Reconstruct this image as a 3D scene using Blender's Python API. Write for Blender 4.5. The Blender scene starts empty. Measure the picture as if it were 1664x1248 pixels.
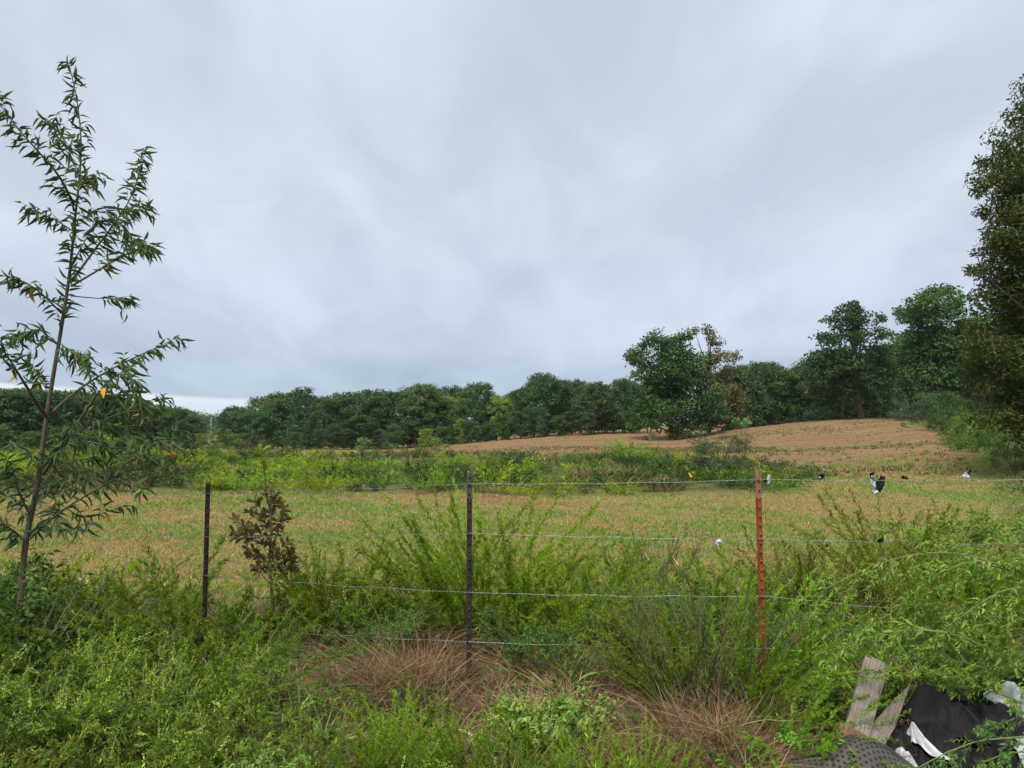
import bpy, math
import numpy as np
from mathutils import Vector
C = bpy.context.scene.collection
RN = np.random.default_rng
R = math.radians

# ------------------------------------------------------------------ camera
F = 1188.0; PIT = R(3.2); CZ = 1.72
def ray(px, py):
    u = (px-832)/F; v = (624-py)/F
    y = math.cos(PIT)-v*math.sin(PIT); z = math.sin(PIT)+v*math.cos(PIT)
    return u/y, z/y
def P(px, py, d):
    a, b = ray(px, py)
    return np.array([a*d, d, CZ+b*d])
cam = bpy.data.cameras.new('camera'); camo = bpy.data.objects.new('camera', cam); C.objects.link(camo)
cam.sensor_width = 36; cam.lens = 36*F/1664; cam.clip_end = 5000; cam.clip_start = .05
camo.location = (0, 0, CZ); camo.rotation_euler = (R(90)+PIT, 0, 0)
bpy.context.scene.camera = camo

# ------------------------------------------------------------------ terrain
CT = []
for px in (-300, 0, 400, 832, 1264, 1664, 1960):
    for d in (3, 6, 10, 18): CT.append((px, d, 0.0))
def ctp(px, py, d): CT.append((px, d, P(px, py, d)[2]))
for px in (-300, 0, 200): ctp(px, 742, 45); ctp(px, 738, 90); ctp(px, 736, 130)
ctp(400, 742, 45); ctp(350, 731, 115); ctp(500, 730, 110); ctp(600, 744, 45)
ctp(650, 728, 105); ctp(800, 741, 45); ctp(800, 717, 100); ctp(1000, 740, 42); ctp(1000, 722, 65); ctp(1000, 703, 98)
ctp(1090, 714, 80); ctp(1150, 742, 38); ctp(1200, 697, 86); ctp(1250, 742, 36); ctp(1400, 743, 33); ctp(1400, 706, 55)
ctp(1400, 680, 80); ctp(1300, 686, 84); ctp(1490, 690, 58); ctp(1560, 712, 44); ctp(1620, 742, 31); ctp(1664, 748, 28)
ctp(1760, 735, 30); ctp(1900, 720, 40); ctp(1600, 690, 75); ctp(1700, 690, 90); ctp(1450, 688, 115); ctp(1200, 700, 125)
CT = np.array([((a-832)/F*3, math.log(d), z) for a, d, z in CT])
def _phi(r): return r**3
_K = _phi(np.linalg.norm(CT[:, None, :2]-CT[None, :, :2], axis=2))
_n = len(CT); _A = np.zeros((_n+3, _n+3)); _A[:_n, :_n] = _K+np.eye(_n)*2e-3
_A[:_n, _n] = 1; _A[:_n, _n+1:] = CT[:, :2]; _A[_n, :_n] = 1; _A[_n+1:, :_n] = CT[:, :2].T
_W = np.linalg.solve(_A, np.concatenate([CT[:, 2], [0, 0, 0]]))
def bump(x, y):
    return .035*np.sin(x*1.7+1.3*np.sin(y*.9))*np.cos(y*1.3)+.05*np.sin(x*.31+y*.23)
def tz(x, y):
    x = np.atleast_1d(np.asarray(x, float)); y = np.atleast_1d(np.asarray(y, float))
    yc = np.clip(y, 3.5, 125); u = np.clip(x/yc, -.95, .95)*3; l = np.log(yc)
    out = np.zeros(x.shape); fl = out.ravel(); uu = u.ravel(); ll = l.ravel()
    for i in range(0, len(uu), 20000):
        q = np.stack([uu[i:i+20000], ll[i:i+20000]], 1)
        k = _phi(np.linalg.norm(q[:, None]-CT[None, :, :2], axis=2))
        fl[i:i+20000] = k@_W[:_n]+_W[_n]+q@_W[_n+1:]
    return fl.reshape(x.shape)+bump(x, y)*np.clip((y-1)/4, 0, 1)
def G(px, d, dz=0.0):
    x = (px-832)/F*d
    return np.array([x, d, tz(x, d)[0]+dz])

# ------------------------------------------------------------------ materials
def newmat(name):
    m = bpy.data.materials.new(name); m.use_nodes = True; nt = m.node_tree; nt.nodes.clear()
    out = nt.nodes.new('ShaderNodeOutputMaterial'); return m, nt, out
def N(nt, t, **k):
    n = nt.nodes.new('ShaderNode'+t)
    for a, v in k.items():
        if a.startswith('i_'): n.inputs[a[2:].replace('_', ' ')].default_value = v
        else: setattr(n, a, v)
    return n
def foliage_mat(name, transl=.3, rough=.5, spec=.35, lo=.78, hi=1.25):
    m, nt, out = newmat(name); L = nt.links.new
    at = N(nt, 'Attribute', attribute_name='Col'); oi = N(nt, 'ObjectInfo')
    mr = N(nt, 'MapRange'); mr.inputs['To Min'].default_value = lo; mr.inputs['To Max'].default_value = hi
    L(oi.outputs['Random'], mr.inputs['Value'])
    vm = N(nt, 'VectorMath', operation='SCALE'); L(at.outputs['Color'], vm.inputs[0]); L(mr.outputs[0], vm.inputs['Scale'])
    b = N(nt, 'BsdfPrincipled'); b.inputs['Roughness'].default_value = rough; b.inputs['Specular IOR Level'].default_value = spec
    wn_ = N(nt, 'TexWhiteNoise', noise_dimensions='1D'); L(oi.outputs['Random'], wn_.inputs['W']); m2 = N(nt, 'MapRange'); m2.inputs['To Min'].default_value = .482; m2.inputs['To Max'].default_value = .503; L(wn_.outputs['Value'], m2.inputs['Value'])
    h0 = N(nt, 'HueSaturation'); L(m2.outputs[0], h0.inputs['Hue']); L(vm.outputs[0], h0.inputs['Color']); vm = h0
    L(vm.outputs[0], b.inputs['Base Color'])
    t = N(nt, 'BsdfTranslucent'); hs = N(nt, 'HueSaturation'); hs.inputs['Saturation'].default_value = 1.15; hs.inputs['Value'].default_value = 1.15
    L(vm.outputs[0], hs.inputs['Color']); L(hs.outputs[0], t.inputs['Color'])
    mx = N(nt, 'MixShader'); mx.inputs[0].default_value = transl; L(b.outputs[0], mx.inputs[1]); L(t.outputs[0], mx.inputs[2])
    L(mx.outputs[0], out.inputs['Surface']); return m
def noise_mat(name, cols, scale=8, stretch=(1, 1, 1), rough=.85, detail=6, bumpv=.4, metal=0, spec=.3, dist=0, coat=0):
    """cols: list of (pos, rgb)"""
    m, nt, out = newmat(name); L = nt.links.new
    tc = N(nt, 'TexCoord'); mp = N(nt, 'Mapping'); mp.inputs['Scale'].default_value = stretch
    L(tc.outputs['Object'], mp.inputs[0])
    nz = N(nt, 'TexNoise'); nz.inputs['Scale'].default_value = scale; nz.inputs['Detail'].default_value = detail
    nz.inputs['Roughness'].default_value = .65; nz.inputs['Distortion'].default_value = dist
    L(mp.outputs[0], nz.inputs['Vector'])
    cr = N(nt, 'ValToRGB'); e = cr.color_ramp.elements
    while len(e) < len(cols): e.new(.5)
    for i, (p, c) in enumerate(cols): e[i].position = p; e[i].color = (*c, 1)
    L(nz.outputs['Fac'], cr.inputs[0])
    b = N(nt, 'BsdfPrincipled'); b.inputs['Roughness'].default_value = rough; b.inputs['Metallic'].default_value = metal
    b.inputs['Specular IOR Level'].default_value = spec; b.inputs['Coat Weight'].default_value = coat
    L(cr.outputs[0], b.inputs['Base Color'])
    bp = N(nt, 'Bump'); bp.inputs['Strength'].default_value = bumpv; bp.inputs['Distance'].default_value = .01
    L(nz.outputs['Fac'], bp.inputs['Height']); L(bp.outputs[0], b.inputs['Normal'])
    L(b.outputs[0], out.inputs['Surface']); return m
M = {}
M['leaf'] = foliage_mat('leaf_foliage', .34, .6, .14, lo=.85, hi=1.65)
M['tree_leaf'] = foliage_mat('tree_foliage', .24, .6, .12)
M['dry'] = foliage_mat('dry_grass', .15, .7, .15)
M['petal'] = foliage_mat('pale_petal', .3, .6, .1)
M['bark'] = noise_mat('bark', [(.3, (.045, .035, .026)), (.6, (.12, .10, .08)), (.8, (.19, .17, .14))], 14, (1, 1, .25), .9, bumpv=.8)
M['sapbark'] = noise_mat('sapling_bark', [(.3, (.05, .042, .03)), (.6, (.12, .10, .075)), (.8, (.2, .18, .14))], 60, (1, 1, .4), .8, bumpv=.5)
M['stem_g'] = noise_mat('green_stem', [(.3, (.10, .14, .04)), (.7, (.20, .22, .08))], 30, (1, 1, .3), .7)
M['stem_b'] = noise_mat('brown_stem', [(.3, (.07, .05, .03)), (.7, (.20, .16, .10))], 30, (1, 1, .3), .8)
M['stem_w'] = noise_mat('bleached_twig', [(.3, (.22, .20, .17)), (.7, (.45, .42, .36))], 30, (1, 1, .3), .9)
M['steel_dark'] = noise_mat('dark_weathered_steel', [(.3, (.012, .011, .011)), (.5, (.03, .024, .02)), (.66, (.075, .04, .025)), (.8, (.12, .06, .035))], 28, (1, 1, .35), .6, metal=.15, bumpv=.5)
M['steel_grey'] = noise_mat('grey_paint_steel', [(.3, (.03, .03, .028)), (.6, (.075, .075, .068)), (.8, (.12, .11, .095))], 40, (1, 1, .4), .6, bumpv=.3)
M['rust'] = noise_mat('rusty_steel', [(.28, (.07, .018, .008)), (.48, (.21, .055, .018)), (.64, (.35, .105, .035)), (.8, (.42, .19, .09))], 22, (1.5, 1.5, .22), .85, bumpv=.7, spec=.15)
M['rust_pale'] = noise_mat('faded_rusty_steel', [(.3, (.14, .06, .035)), (.55, (.27, .16, .10)), (.8, (.42, .32, .25))], 30, (1, 1, .25), .85, bumpv=.5)
M['wire'] = noise_mat('galvanised_wire', [(.35, (.08, .085, .085)), (.62, (.30, .32, .33))], 25, (1, 1, 1), .5, metal=.3, bumpv=.1, spec=.5)
M['wire_dark'] = noise_mat('dark_wire', [(.3, (.05, .045, .04)), (.7, (.16, .14, .12))], 30, rough=.6, metal=.3)
M['black_plastic'] = noise_mat('black_plastic', [(.3, (.006, .0062, .007)), (.58, (.009, .0095, .0105)), (.78, (.022, .021, .019))], 6, rough=.7, spec=.18, bumpv=.7)
M['white_plastic'] = noise_mat('white_plastic', [(.3, (.25, .26, .27)), (.5, (.42, .45, .47)), (.75, (.58, .61, .64))], 9, rough=.4, spec=.5, bumpv=.5)
M['yellow'] = noise_mat('yellow_plastic', [(.3, (.7, .38, .02)), (.7, (.85, .55, .05))], 20, rough=.5)
M['pole'] = noise_mat('pale_pole_wood', [(.3, (.24, .23, .21)), (.7, (.42, .40, .37))], 5, (1, 1, .1), .9)
M['rock'] = noise_mat('sandstone', [(.3, (.22, .13, .08)), (.6, (.38, .26, .17)), (.8, (.5, .4, .3))], 9, rough=.95)

def wood_mat(name, c0, c1, c2):
    m, nt, out = newmat(name); L = nt.links.new
    tc = N(nt, 'TexCoord'); mp = N(nt, 'Mapping'); mp.inputs['Scale'].default_value = (1, 1, .05)
    L(tc.outputs['Object'], mp.inputs[0])
    nz = N(nt, 'TexNoise'); nz.inputs['Scale'].default_value = 14; nz.inputs['Detail'].default_value = 3; L(mp.outputs[0], nz.inputs['Vector'])
    wv = N(nt, 'TexWave'); wv.bands_direction = 'X'; wv.inputs['Scale'].default_value = 17; wv.inputs['Distortion'].default_value = 26
    wv.inputs['Detail'].default_value = 6; wv.inputs['Detail Scale'].default_value = 2.2; wv.inputs['Detail Roughness'].default_value = .7
    L(mp.outputs[0], wv.inputs['Vector'])
    n2 = N(nt, 'TexNoise'); n2.inputs['Scale'].default_value = 9; n2.inputs['Detail'].default_value = 8; L(tc.outputs['Object'], n2.inputs['Vector'])
    cr = N(nt, 'ValToRGB'); e = cr.color_ramp.elements; e.new(.5)
    for i, (p, c) in enumerate([(.05, c0), (.4, c1), (.9, c2)]): e[i].position = p; e[i].color = (*c, 1)
    mx = N(nt, 'Mix', data_type='FLOAT'); mx.inputs[0].default_value = .55
    L(wv.outputs['Fac'], mx.inputs[2]); L(n2.outputs['Fac'], mx.inputs[3]); L(mx.outputs[0], cr.inputs[0])
    b = N(nt, 'BsdfPrincipled'); b.inputs['Roughness'].default_value = .9; b.inputs['Specular IOR Level'].default_value = .15
    L(cr.outputs[0], b.inputs['Base Color'])
    bp = N(nt, 'Bump'); bp.inputs['Strength'].default_value = .6; bp.inputs['Distance'].default_value = .003
    L(mx.outputs[0], bp.inputs['Height']); L(bp.outputs[0], b.inputs['Normal']); L(b.outputs[0], out.inputs['Surface']); return m
M['wood_grey'] = wood_mat('weathered_grey_wood', (.05, .04, .033), (.20, .165, .14), (.33, .28, .24))
M['wood_brown'] = wood_mat('wet_brown_wood', (.03, .018, .012), (.12, .07, .045), (.24, .15, .10))

# ------------------------------------------------------------------ mesh toolkit
class MB:
    def __init__(s): s.v = []; s.c = []; s.q = []; s.t = []; s.n = 0
    def add(s, v, q=None, t=None, col=None):
        v = np.asarray(v, np.float32).reshape(-1, 3)
        if q is not None and len(q): s.q.append(np.asarray(q, np.int64).reshape(-1, 4)+s.n)
        if t is not None and len(t): s.t.append(np.asarray(t, np.int64).reshape(-1, 3)+s.n)
        c = np.ones((len(v), 3), np.float32)*.3 if col is None else np.broadcast_to(np.asarray(col, np.float32), (len(v), 3))
        s.v.append(v); s.c.append(c); s.n += len(v)
    def merge(s, o, mat3=None, loc=(0, 0, 0), tint=1.0):
        v = np.concatenate(o.v); 
        if mat3 is not None: v = v@np.asarray(mat3, np.float32).T
        v = v+np.asarray(loc, np.float32)
        for q in o.q: s.q.append(q+s.n)
        for t in o.t: s.t.append(t+s.n)
        s.v.append(v); s.c.append(np.concatenate(o.c)*np.float32(tint)); s.n += len(v)
    def mesh(s, name, mat, smooth=False):
        me = bpy.data.meshes.new(name)
        v = np.concatenate(s.v).astype(np.float32) if s.v else np.zeros((0, 3), np.float32)
        q = np.concatenate(s.q) if s.q else np.zeros((0, 4), np.int64)
        t = np.concatenate(s.t) if s.t else np.zeros((0, 3), np.int64)
        me.vertices.add(len(v)); me.vertices.foreach_set('co', v.ravel())
        me.loops.add(q.size+t.size); me.loops.foreach_set('vertex_index', np.concatenate([q.ravel(), t.ravel()]).astype(np.int32))
        me.polygons.add(len(q)+len(t))
        me.polygons.foreach_set('loop_start', np.concatenate([np.arange(len(q))*4, q.size+np.arange(len(t))*3]).astype(np.int32))
        me.polygons.foreach_set('use_smooth', np.full(len(q)+len(t), smooth))
        me.update(calc_edges=True)
        a = me.attributes.new('Col', 'FLOAT_COLOR', 'POINT')
        c = np.concatenate([np.concatenate(s.c), np.ones((len(v), 1), np.float32)], 1).astype(np.float32)
        a.data.foreach_set('color', c.ravel())
        for mm in (mat if isinstance(mat, (list, tuple)) else [mat]): me.materials.append(M[mm] if isinstance(mm, str) else mm)
        return me
    def build(s, name, mat, parent=None, smooth=False):
        o = bpy.data.objects.new(name, s.mesh(name, mat, smooth)); C.objects.link(o)
        if parent is not None: o.parent = parent
        return o
def tag(o, label=None, cat=None, group=None, kind=None):
    if label: o['label'] = label
    if cat: o['category'] = cat
    if group: o['group'] = group
    if kind: o['kind'] = kind
    return o
def empty(name, loc=(0, 0, 0), rz=0, s=1.0):
    o = bpy.data.objects.new(name, None); C.objects.link(o); o.location = [float(a) for a in loc]; o.rotation_euler = (0, 0, rz)
    o.scale = (s, s, s) if np.isscalar(s) else s
    o.empty_display_size = .1; return o
def dup(root, loc, rz=0, s=1.0, tilt=(0, 0)):
    r = root.copy(); C.objects.link(r); r.location = [float(a) for a in loc]; r.rotation_euler = (tilt[0], tilt[1], rz)
    r.scale = (s, s, s) if np.isscalar(s) else s
    for k in ('label', 'category', 'group'):
        if k in r: del r[k]
    for ch in list(root.children):
        c = ch.copy(); C.objects.link(c); c.parent = r
    return r
def nrm(a): return a/np.maximum(np.linalg.norm(a, axis=-1, keepdims=True), 1e-9)
def cev(Pl, idx, t):
    K = Pl.shape[1]; f = np.clip(t, 0, .9999)*(K-1); i = f.astype(int); w = (f-i)[:, None]
    a = Pl[idx, i]; b = Pl[idx, i+1]; return a*(1-w)+b*w, nrm(b-a)
def perp(rng, T):
    r = rng.normal(size=T.shape); r -= (r*T).sum(1, keepdims=True)*T; return nrm(r)
def quad_curves(b, d, g, K=8):
    t = np.linspace(0, 1, K)[None, :, None]; return b[:, None]+d[:, None]*t+g[:, None]*t*t
def stems(rng, n, H, r0, tilt, bend, wind=(0, 0), hv=.3, K=9, wig=.02):
    a = rng.uniform(0, 2*np.pi, n); rr = r0*np.sqrt(rng.random(n)); b = np.stack([rr*np.cos(a), rr*np.sin(a), np.zeros(n)], 1)
    az = a+rng.normal(0, .5, n); tl = tilt*(.3+.9*rng.random(n)); L = H*(1-hv*rng.random(n))
    d = np.stack([np.cos(az)*np.sin(tl), np.sin(az)*np.sin(tl), np.cos(tl)], 1)*L[:, None]
    g = np.stack([np.cos(az)*bend+wind[0], np.sin(az)*bend+wind[1], -bend*.9*np.ones(n)], 1)*L[:, None]*rng.uniform(.4, 1.2, n)[:, None]
    c = quad_curves(b, d, g, K); w = np.cumsum(rng.normal(0, wig*H, c.shape)*np.linspace(0, 1, K)[None, :, None], axis=1)
    return c+w*.4
def spawn(rng, Pl, per, t0, t1, L, taper=.6, ang=.9, droop=.2, K=6, lv=.35, up=0.0):
    n = len(Pl)*per; idx = np.repeat(np.arange(len(Pl)), per); s = (np.tile(np.arange(per), len(Pl))+rng.random(n))/per
    t = t0+(t1-t0)*s; p, T = cev(Pl, idx, t); q = perp(rng, T); q[:, 2] += up; q = nrm(q)
    an = ang*(1+.25*rng.normal(size=n)); d = nrm(np.cos(an)[:, None]*T+np.sin(an)[:, None]*q)
    ln = L*(1-taper*s)*(1-lv*rng.random(n)); g = np.zeros((n, 3)); g[:, 2] = -droop; g += rng.normal(0, .08, (n, 3))
    return quad_curves(p, d*ln[:, None], g*ln[:, None], K), s
def tubes(mb, Pl, r0, r1, sides=4, col=None):
    n, K, _ = Pl.shape
    T = np.empty_like(Pl); T[:, 1:-1] = Pl[:, 2:]-Pl[:, :-2]; T[:, 0] = Pl[:, 1]-Pl[:, 0]; T[:, -1] = Pl[:, -1]-Pl[:, -2]; T = nrm(T)
    ref = np.where(np.abs(T[..., 2:3]) > .9, np.array([1., 0, 0]), np.array([0, 0, 1.])); u = nrm(np.cross(T, ref)); w = np.cross(T, u)
    r0 = np.broadcast_to(np.asarray(r0, float), (n,)); r1 = np.broadcast_to(np.asarray(r1, float), (n,))
    rad = r0[:, None]+(r1-r0)[:, None]*np.linspace(0, 1, K)[None]
    a = np.arange(sides)/sides*2*np.pi
    v = Pl[:, :, None]+rad[:, :, None, None]*(u[:, :, None]*np.cos(a)[None, None, :, None]+w[:, :, None]*np.sin(a)[None, None, :, None])
    i = np.arange(n)[:, None, None]*K*sides; k = np.arange(K-1)[None, :, None]*sides; s = np.arange(sides)[None, None]
    s2 = (s+1) % sides; q = np.stack([i+k+s, i+k+s2, i+k+s2+sides, i+k+s+sides], -1)
    mb.add(v, q=q.reshape(-1, 4), col=col)
def ribbons(mb, Pl, w, rng, col, tipw=.05):
    n, K, _ = Pl.shape; T = nrm(Pl[:, -1]-Pl[:, 0]+1e-6); side = perp(rng, T); side[:, 2] *= .3; side = nrm(side)
    prof = np.interp(np.linspace(0, 1, K), [0, .3, .75, 1], [.6, 1, .6, tipw])
    w = np.broadcast_to(np.asarray(w, float), (n,)); o = side[:, None]*(prof[None]*w[:, None])[..., None]
    v = np.stack([Pl-o, Pl+o], 2); i = np.arange(n)[:, None]*K*2; k = np.arange(K-1)[None]*2
    q = np.stack([i+k, i+k+1, i+k+3, i+k+2], -1); mb.add(v, q=q.reshape(-1, 4), col=np.repeat(col, K*2, 0) if np.ndim(col) == 2 else col)
SH = {'lance': ([0, .3, .65, 1], [.03, .5, .36, 0]), 'ovate': ([0, .25, .6, 1], [.05, .5, .42, 0]),
      'oak': ([0, .15, .3, .42, .58, .68, .85, 1], [.04, .14, .34, .2, .5, .3, .42, .02]),
      'strip': ([0, .5, 1], [.3, .5, 0])}
def put_leaves(mb, p, d, nv, ln, wd, col, shape='diamond', fold=.25, droop=.15):
    n = len(p); d = nrm(d); s = nrm(np.cross(d, nv)); u = np.cross(s, d)
    ln = np.broadcast_to(np.asarray(ln, float), (n,)); wd = np.broadcast_to(np.asarray(wd, float), (n,))
    if shape == 'tri': A = np.array([0, 0, 1.]); W = np.array([-.5, .5, 0]); U = np.zeros(3); q = None; t = [[0, 1, 2]]
    elif shape == 'diamond': A = np.array([0, .45, 1, .45]); W = np.array([0, -.5, 0, .5]); U = np.array([0, fold*.2, -droop*.5, fold*.2]); q = [[0, 1, 2, 3]]; t = None
    else:
        a, w = SH[shape]; a = np.array(a, float); w = np.array(w, float); k = len(a)
        droop = max(droop, .32) if shape == 'lance' else droop; A = np.concatenate([a, a, a]); W = np.concatenate([0*a, -w, w]); U = np.concatenate([-droop*a*a, fold*w-droop*a*a, fold*w-droop*a*a])
        q = [[i, i+1, k+i+1, k+i] for i in range(k-1)]+[[i, 2*k+i, 2*k+i+1, i+1] for i in range(k-1)]; t = None
    v = p[:, None]+d[:, None]*(A[None]*ln[:, None])[..., None]+s[:, None]*(W[None]*wd[:, None])[..., None]+u[:, None]*(U[None]*ln[:, None])[..., None]
    m = len(A); o = (np.arange(n)*m)[:, None, None]
    mb.add(v, q=None if q is None else (np.array(q)[None]+o).reshape(-1, 4), t=None if t is None else (np.array(t)[None]+o).reshape(-1, 3),
           col=np.repeat(np.broadcast_to(col, (n, 3)), m, 0))
def vary(rng, base, n, br=.18, hue=.12, alt=None, pa=.0):
    base = np.asarray(base, float); c = np.broadcast_to(base, (n, 3)).copy() if base.ndim == 1 else base.copy()
    if alt is not None:
        k = rng.random(n) < pa; c[k] = np.asarray(alt)[rng.integers(0, len(alt), k.sum())]
    c *= np.exp(rng.normal(0, br, (n, 1))); c[:, 0] *= np.exp(rng.normal(0, hue, n)); return np.clip(c, .003, .9)
def leafify(mb, rng, Pl, per, t0, t1, ln, asp, ang, base, shape='diamond', taper=.4, upn=1.0, down=0.0, alt=None, pa=0, lv=.3, br=.18, flat=1.0):
    n = len(Pl)*per; idx = np.repeat(np.arange(len(Pl)), per); s = (np.tile(np.arange(per), len(Pl))+rng.random(n))/per
    t = t0+(t1-t0)*s; p, T = cev(Pl, idx, t); q = perp(rng, T); q[:, 2] *= flat; q = nrm(q)
    an = ang*(1+.2*rng.normal(size=n)); d = np.cos(an)[:, None]*T+np.sin(an)[:, None]*q; d[:, 2] -= down; d = nrm(d)
    nv = rng.normal(size=(n, 3))*.6; nv[:, 2] += upn
    L = ln*(1-taper*s)*(1-lv*rng.random(n))
    put_leaves(mb, p, d, nrm(nv), L, L*asp, vary(rng, base, n, br, alt=alt, pa=pa), shape)

# ------------------------------------------------------------------ plant prototypes
GREEN = (.105, .170, .020); BRIGHT = (.145, .245, .022); BLUEG = (.070, .140, .042); OLIVE = (.135, .150, .028); YELG = (.235, .31, .028); DARKG = (.04, .085, .025)
STRAW = (.33, .235, .12); BROWN = (.19, .13, .07)
def make(name, parts, protos):
    r = empty(name, (0, -40, -20))
    for nm, mb, mat in parts: mb.build(nm, mat, r)
    protos.append(r); return r
PROTO_ROOTS = []
def mb_ragweed(seed, H=.75, n=9, base=GREEN, spike=(.34, .43, .10), sp=1):
    rng = RN(seed); st = MB(); fo = MB(); sk = MB()
    S = stems(rng, n, H, .10, .75, .28, hv=.35); tubes(st, S, .0035, .0012, 4)
    B, _ = spawn(rng, S, 9, .2, 1, H*.33, .55, .75, .12, up=.3); tubes(st, B, .0015, .0007, 3)
    T, _ = spawn(rng, B, 5, .15, 1, .085, .35, .9, .25, K=4, up=.2)
    # pinnate leaf: each twig carries narrow leaflets
    leafify(fo, rng, T, 8, .1, 1, .038, .36, .85, base, 'diamond', .35, alt=[BRIGHT, BLUEG, OLIVE], pa=.3)
    leafify(fo, rng, B, 10, .1, 1, .04, .3, .8, base, 'diamond', .3)
    if sp:
        K_, _ = spawn(rng, B[::3], 2, .75, 1.0, .17, 0, .4, -.1, K=6, up=.9); tubes(st, K_, .0012, .0008, 3)
        leafify(sk, rng, K_, 34, .1, 1, .013, .75, 1.1, spike, 'diamond', .4)
    return st, fo, sk
def mb_feather(seed, H=1.25, n=14, tilt=.7, bend=.2, base=BRIGHT, r0=.1, rad=.085, per=60, wind=(0, 0), lw=.15):
    rng = RN(seed); st = MB(); fo = MB()
    S = stems(rng, n, H, r0, tilt, bend, wind=wind, hv=.4); tubes(st, S, .0035, .001, 3)
    B, _ = spawn(rng, S, per, .12, 1, rad, .6, .42, .05, K=4)
    leafify(fo, rng, B, 6, .0, 1, .052, lw*1.25, .45, base, 'diamond', .3, alt=[YELG, OLIVE, GREEN], pa=.25)
    return st, fo
def mb_broom(seed, H=.85, n=16, base=GREEN):
    rng = RN(seed); st = MB(); fo = MB()
    S = stems(rng, n, H, .16, .55, .15, hv=.4, wig=.03); tubes(st, S, .006, .002, 4)
    B, _ = spawn(rng, S, 12, .3, 1, .26, .5, .45, .0, up=.3); tubes(st, B, .0017, .0008, 3)
    T, _ = spawn(rng, B, 5, .2, 1, .07, .3, .6, .1, K=3)
    leafify(fo, rng, T, 7, .1, 1, .017, .34, .8, base, 'diamond', .2, alt=[BRIGHT, OLIVE, BLUEG], pa=.35)
    leafify(fo, rng, B, 12, .3, 1, .018, .35, .8, base, 'diamond', .2)
    return st, fo
def mb_broad(seed, H=.35, n=8, base=(.16, .30, .09), leaf=.045, tilt=.7):
    rng = RN(seed); st = MB(); fo = MB()
    S = stems(rng, n, H, .08, tilt, .2, hv=.4); tubes(st, S, .002, .001, 4)
    B, _ = spawn(rng, S, 6, .3, 1, H*.35, .4, .9, .1, up=.2); tubes(st, B, .0012, .0007, 3)
    leafify(fo, rng, B, 8, .2, 1, leaf, .55, 1.0, base, 'ovate', .35, br=.14)
    leafify(fo, rng, S, 8, .5, 1, leaf, .55, 1.0, base, 'ovate', .3, br=.14)
    return st, fo
def mb_grass(seed, H=.7, n=60, w=.006, base=(.13, .21, .05), r0=.1, tilt=.5, bend=.4, dead=.15, wind=(0, 0), deadcol=(STRAW, BROWN), K=9, wig=.014):
    rng = RN(seed); fo = MB(); S = stems(rng, n, H, r0, tilt, bend, wind=wind, hv=.65, wig=wig, K=K)
    ribbons(fo, S, w*(.45+.95*rng.random(n)**2), rng, vary(rng, base, n, .2, alt=list(deadcol), pa=dead)); return fo
def mb_twigs(seed, H=.5, n=7, r=.0022):
    rng = RN(seed); st = MB(); S = stems(rng, n, H, .06, .7, .1, hv=.4, wig=.05); tubes(st, S, r, r*.4, 4)
    B, _ = spawn(rng, S, 5, .3, 1, H*.45, .4, .6, -.1, K=6); B += np.cumsum(rng.normal(0, .006, B.shape), 1); tubes(st, B, r*.6, r*.3, 3); return st

# ------------------------------------------------------------------ trees
def crown(mb, rng, blobs, leaf, cover, base, alt=None, pa=0, sub=9, asp=.62, shell=.75):
    """blobs: (n,4) centre+radius. Leaf clumps gather in puffs round each blob."""
    blobs = np.asarray(blobs, float); cs = []; rs = []; cc = []
    for (x, y, z, r) in blobs:
        k = sub; dr = nrm(rng.normal(size=(k, 3))); dr[:, 2] = dr[:, 2]*.8+.08; rr = r*(shell-.35*rng.random(k))[:, None]
        cs.append(np.array([x, y, z])+dr*rr); rs.append(r*rng.uniform(.28, .5, k)); cc.append(np.exp(rng.normal(0, .2, k)))
    cs = np.concatenate(cs); rs = np.concatenate(rs); cc = np.concatenate(cc)
    nl = np.maximum(6, (cover*rs**2/leaf**2)).astype(int); idx = np.repeat(np.arange(len(cs)), nl); n = len(idx)
    d = nrm(rng.normal(size=(n, 3))); d[:, 2] = np.where(d[:, 2] < -.2, d[:, 2]*.55, d[:, 2])
    p = cs[idx]+d*(rs[idx]*(.35+.75*rng.random(n)**.7))[:, None]*np.array([1.12, 1.12, .78])
    nv = nrm(d*.8+rng.normal(size=(n, 3))*.55+np.array([0, 0, .5])); ld = nrm(np.cross(nv, rng.normal(size=(n, 3)))); ld[:, 2] -= .25
    L = leaf*rng.uniform(.7, 1.35, n); col = vary(rng, np.broadcast_to(np.asarray(base, float), (n, 3))*cc[idx][:, None], n, .16, .1, alt=alt, pa=pa)
    put_leaves(mb, p, ld, nv, L, L*asp, col, 'diamond')
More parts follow.
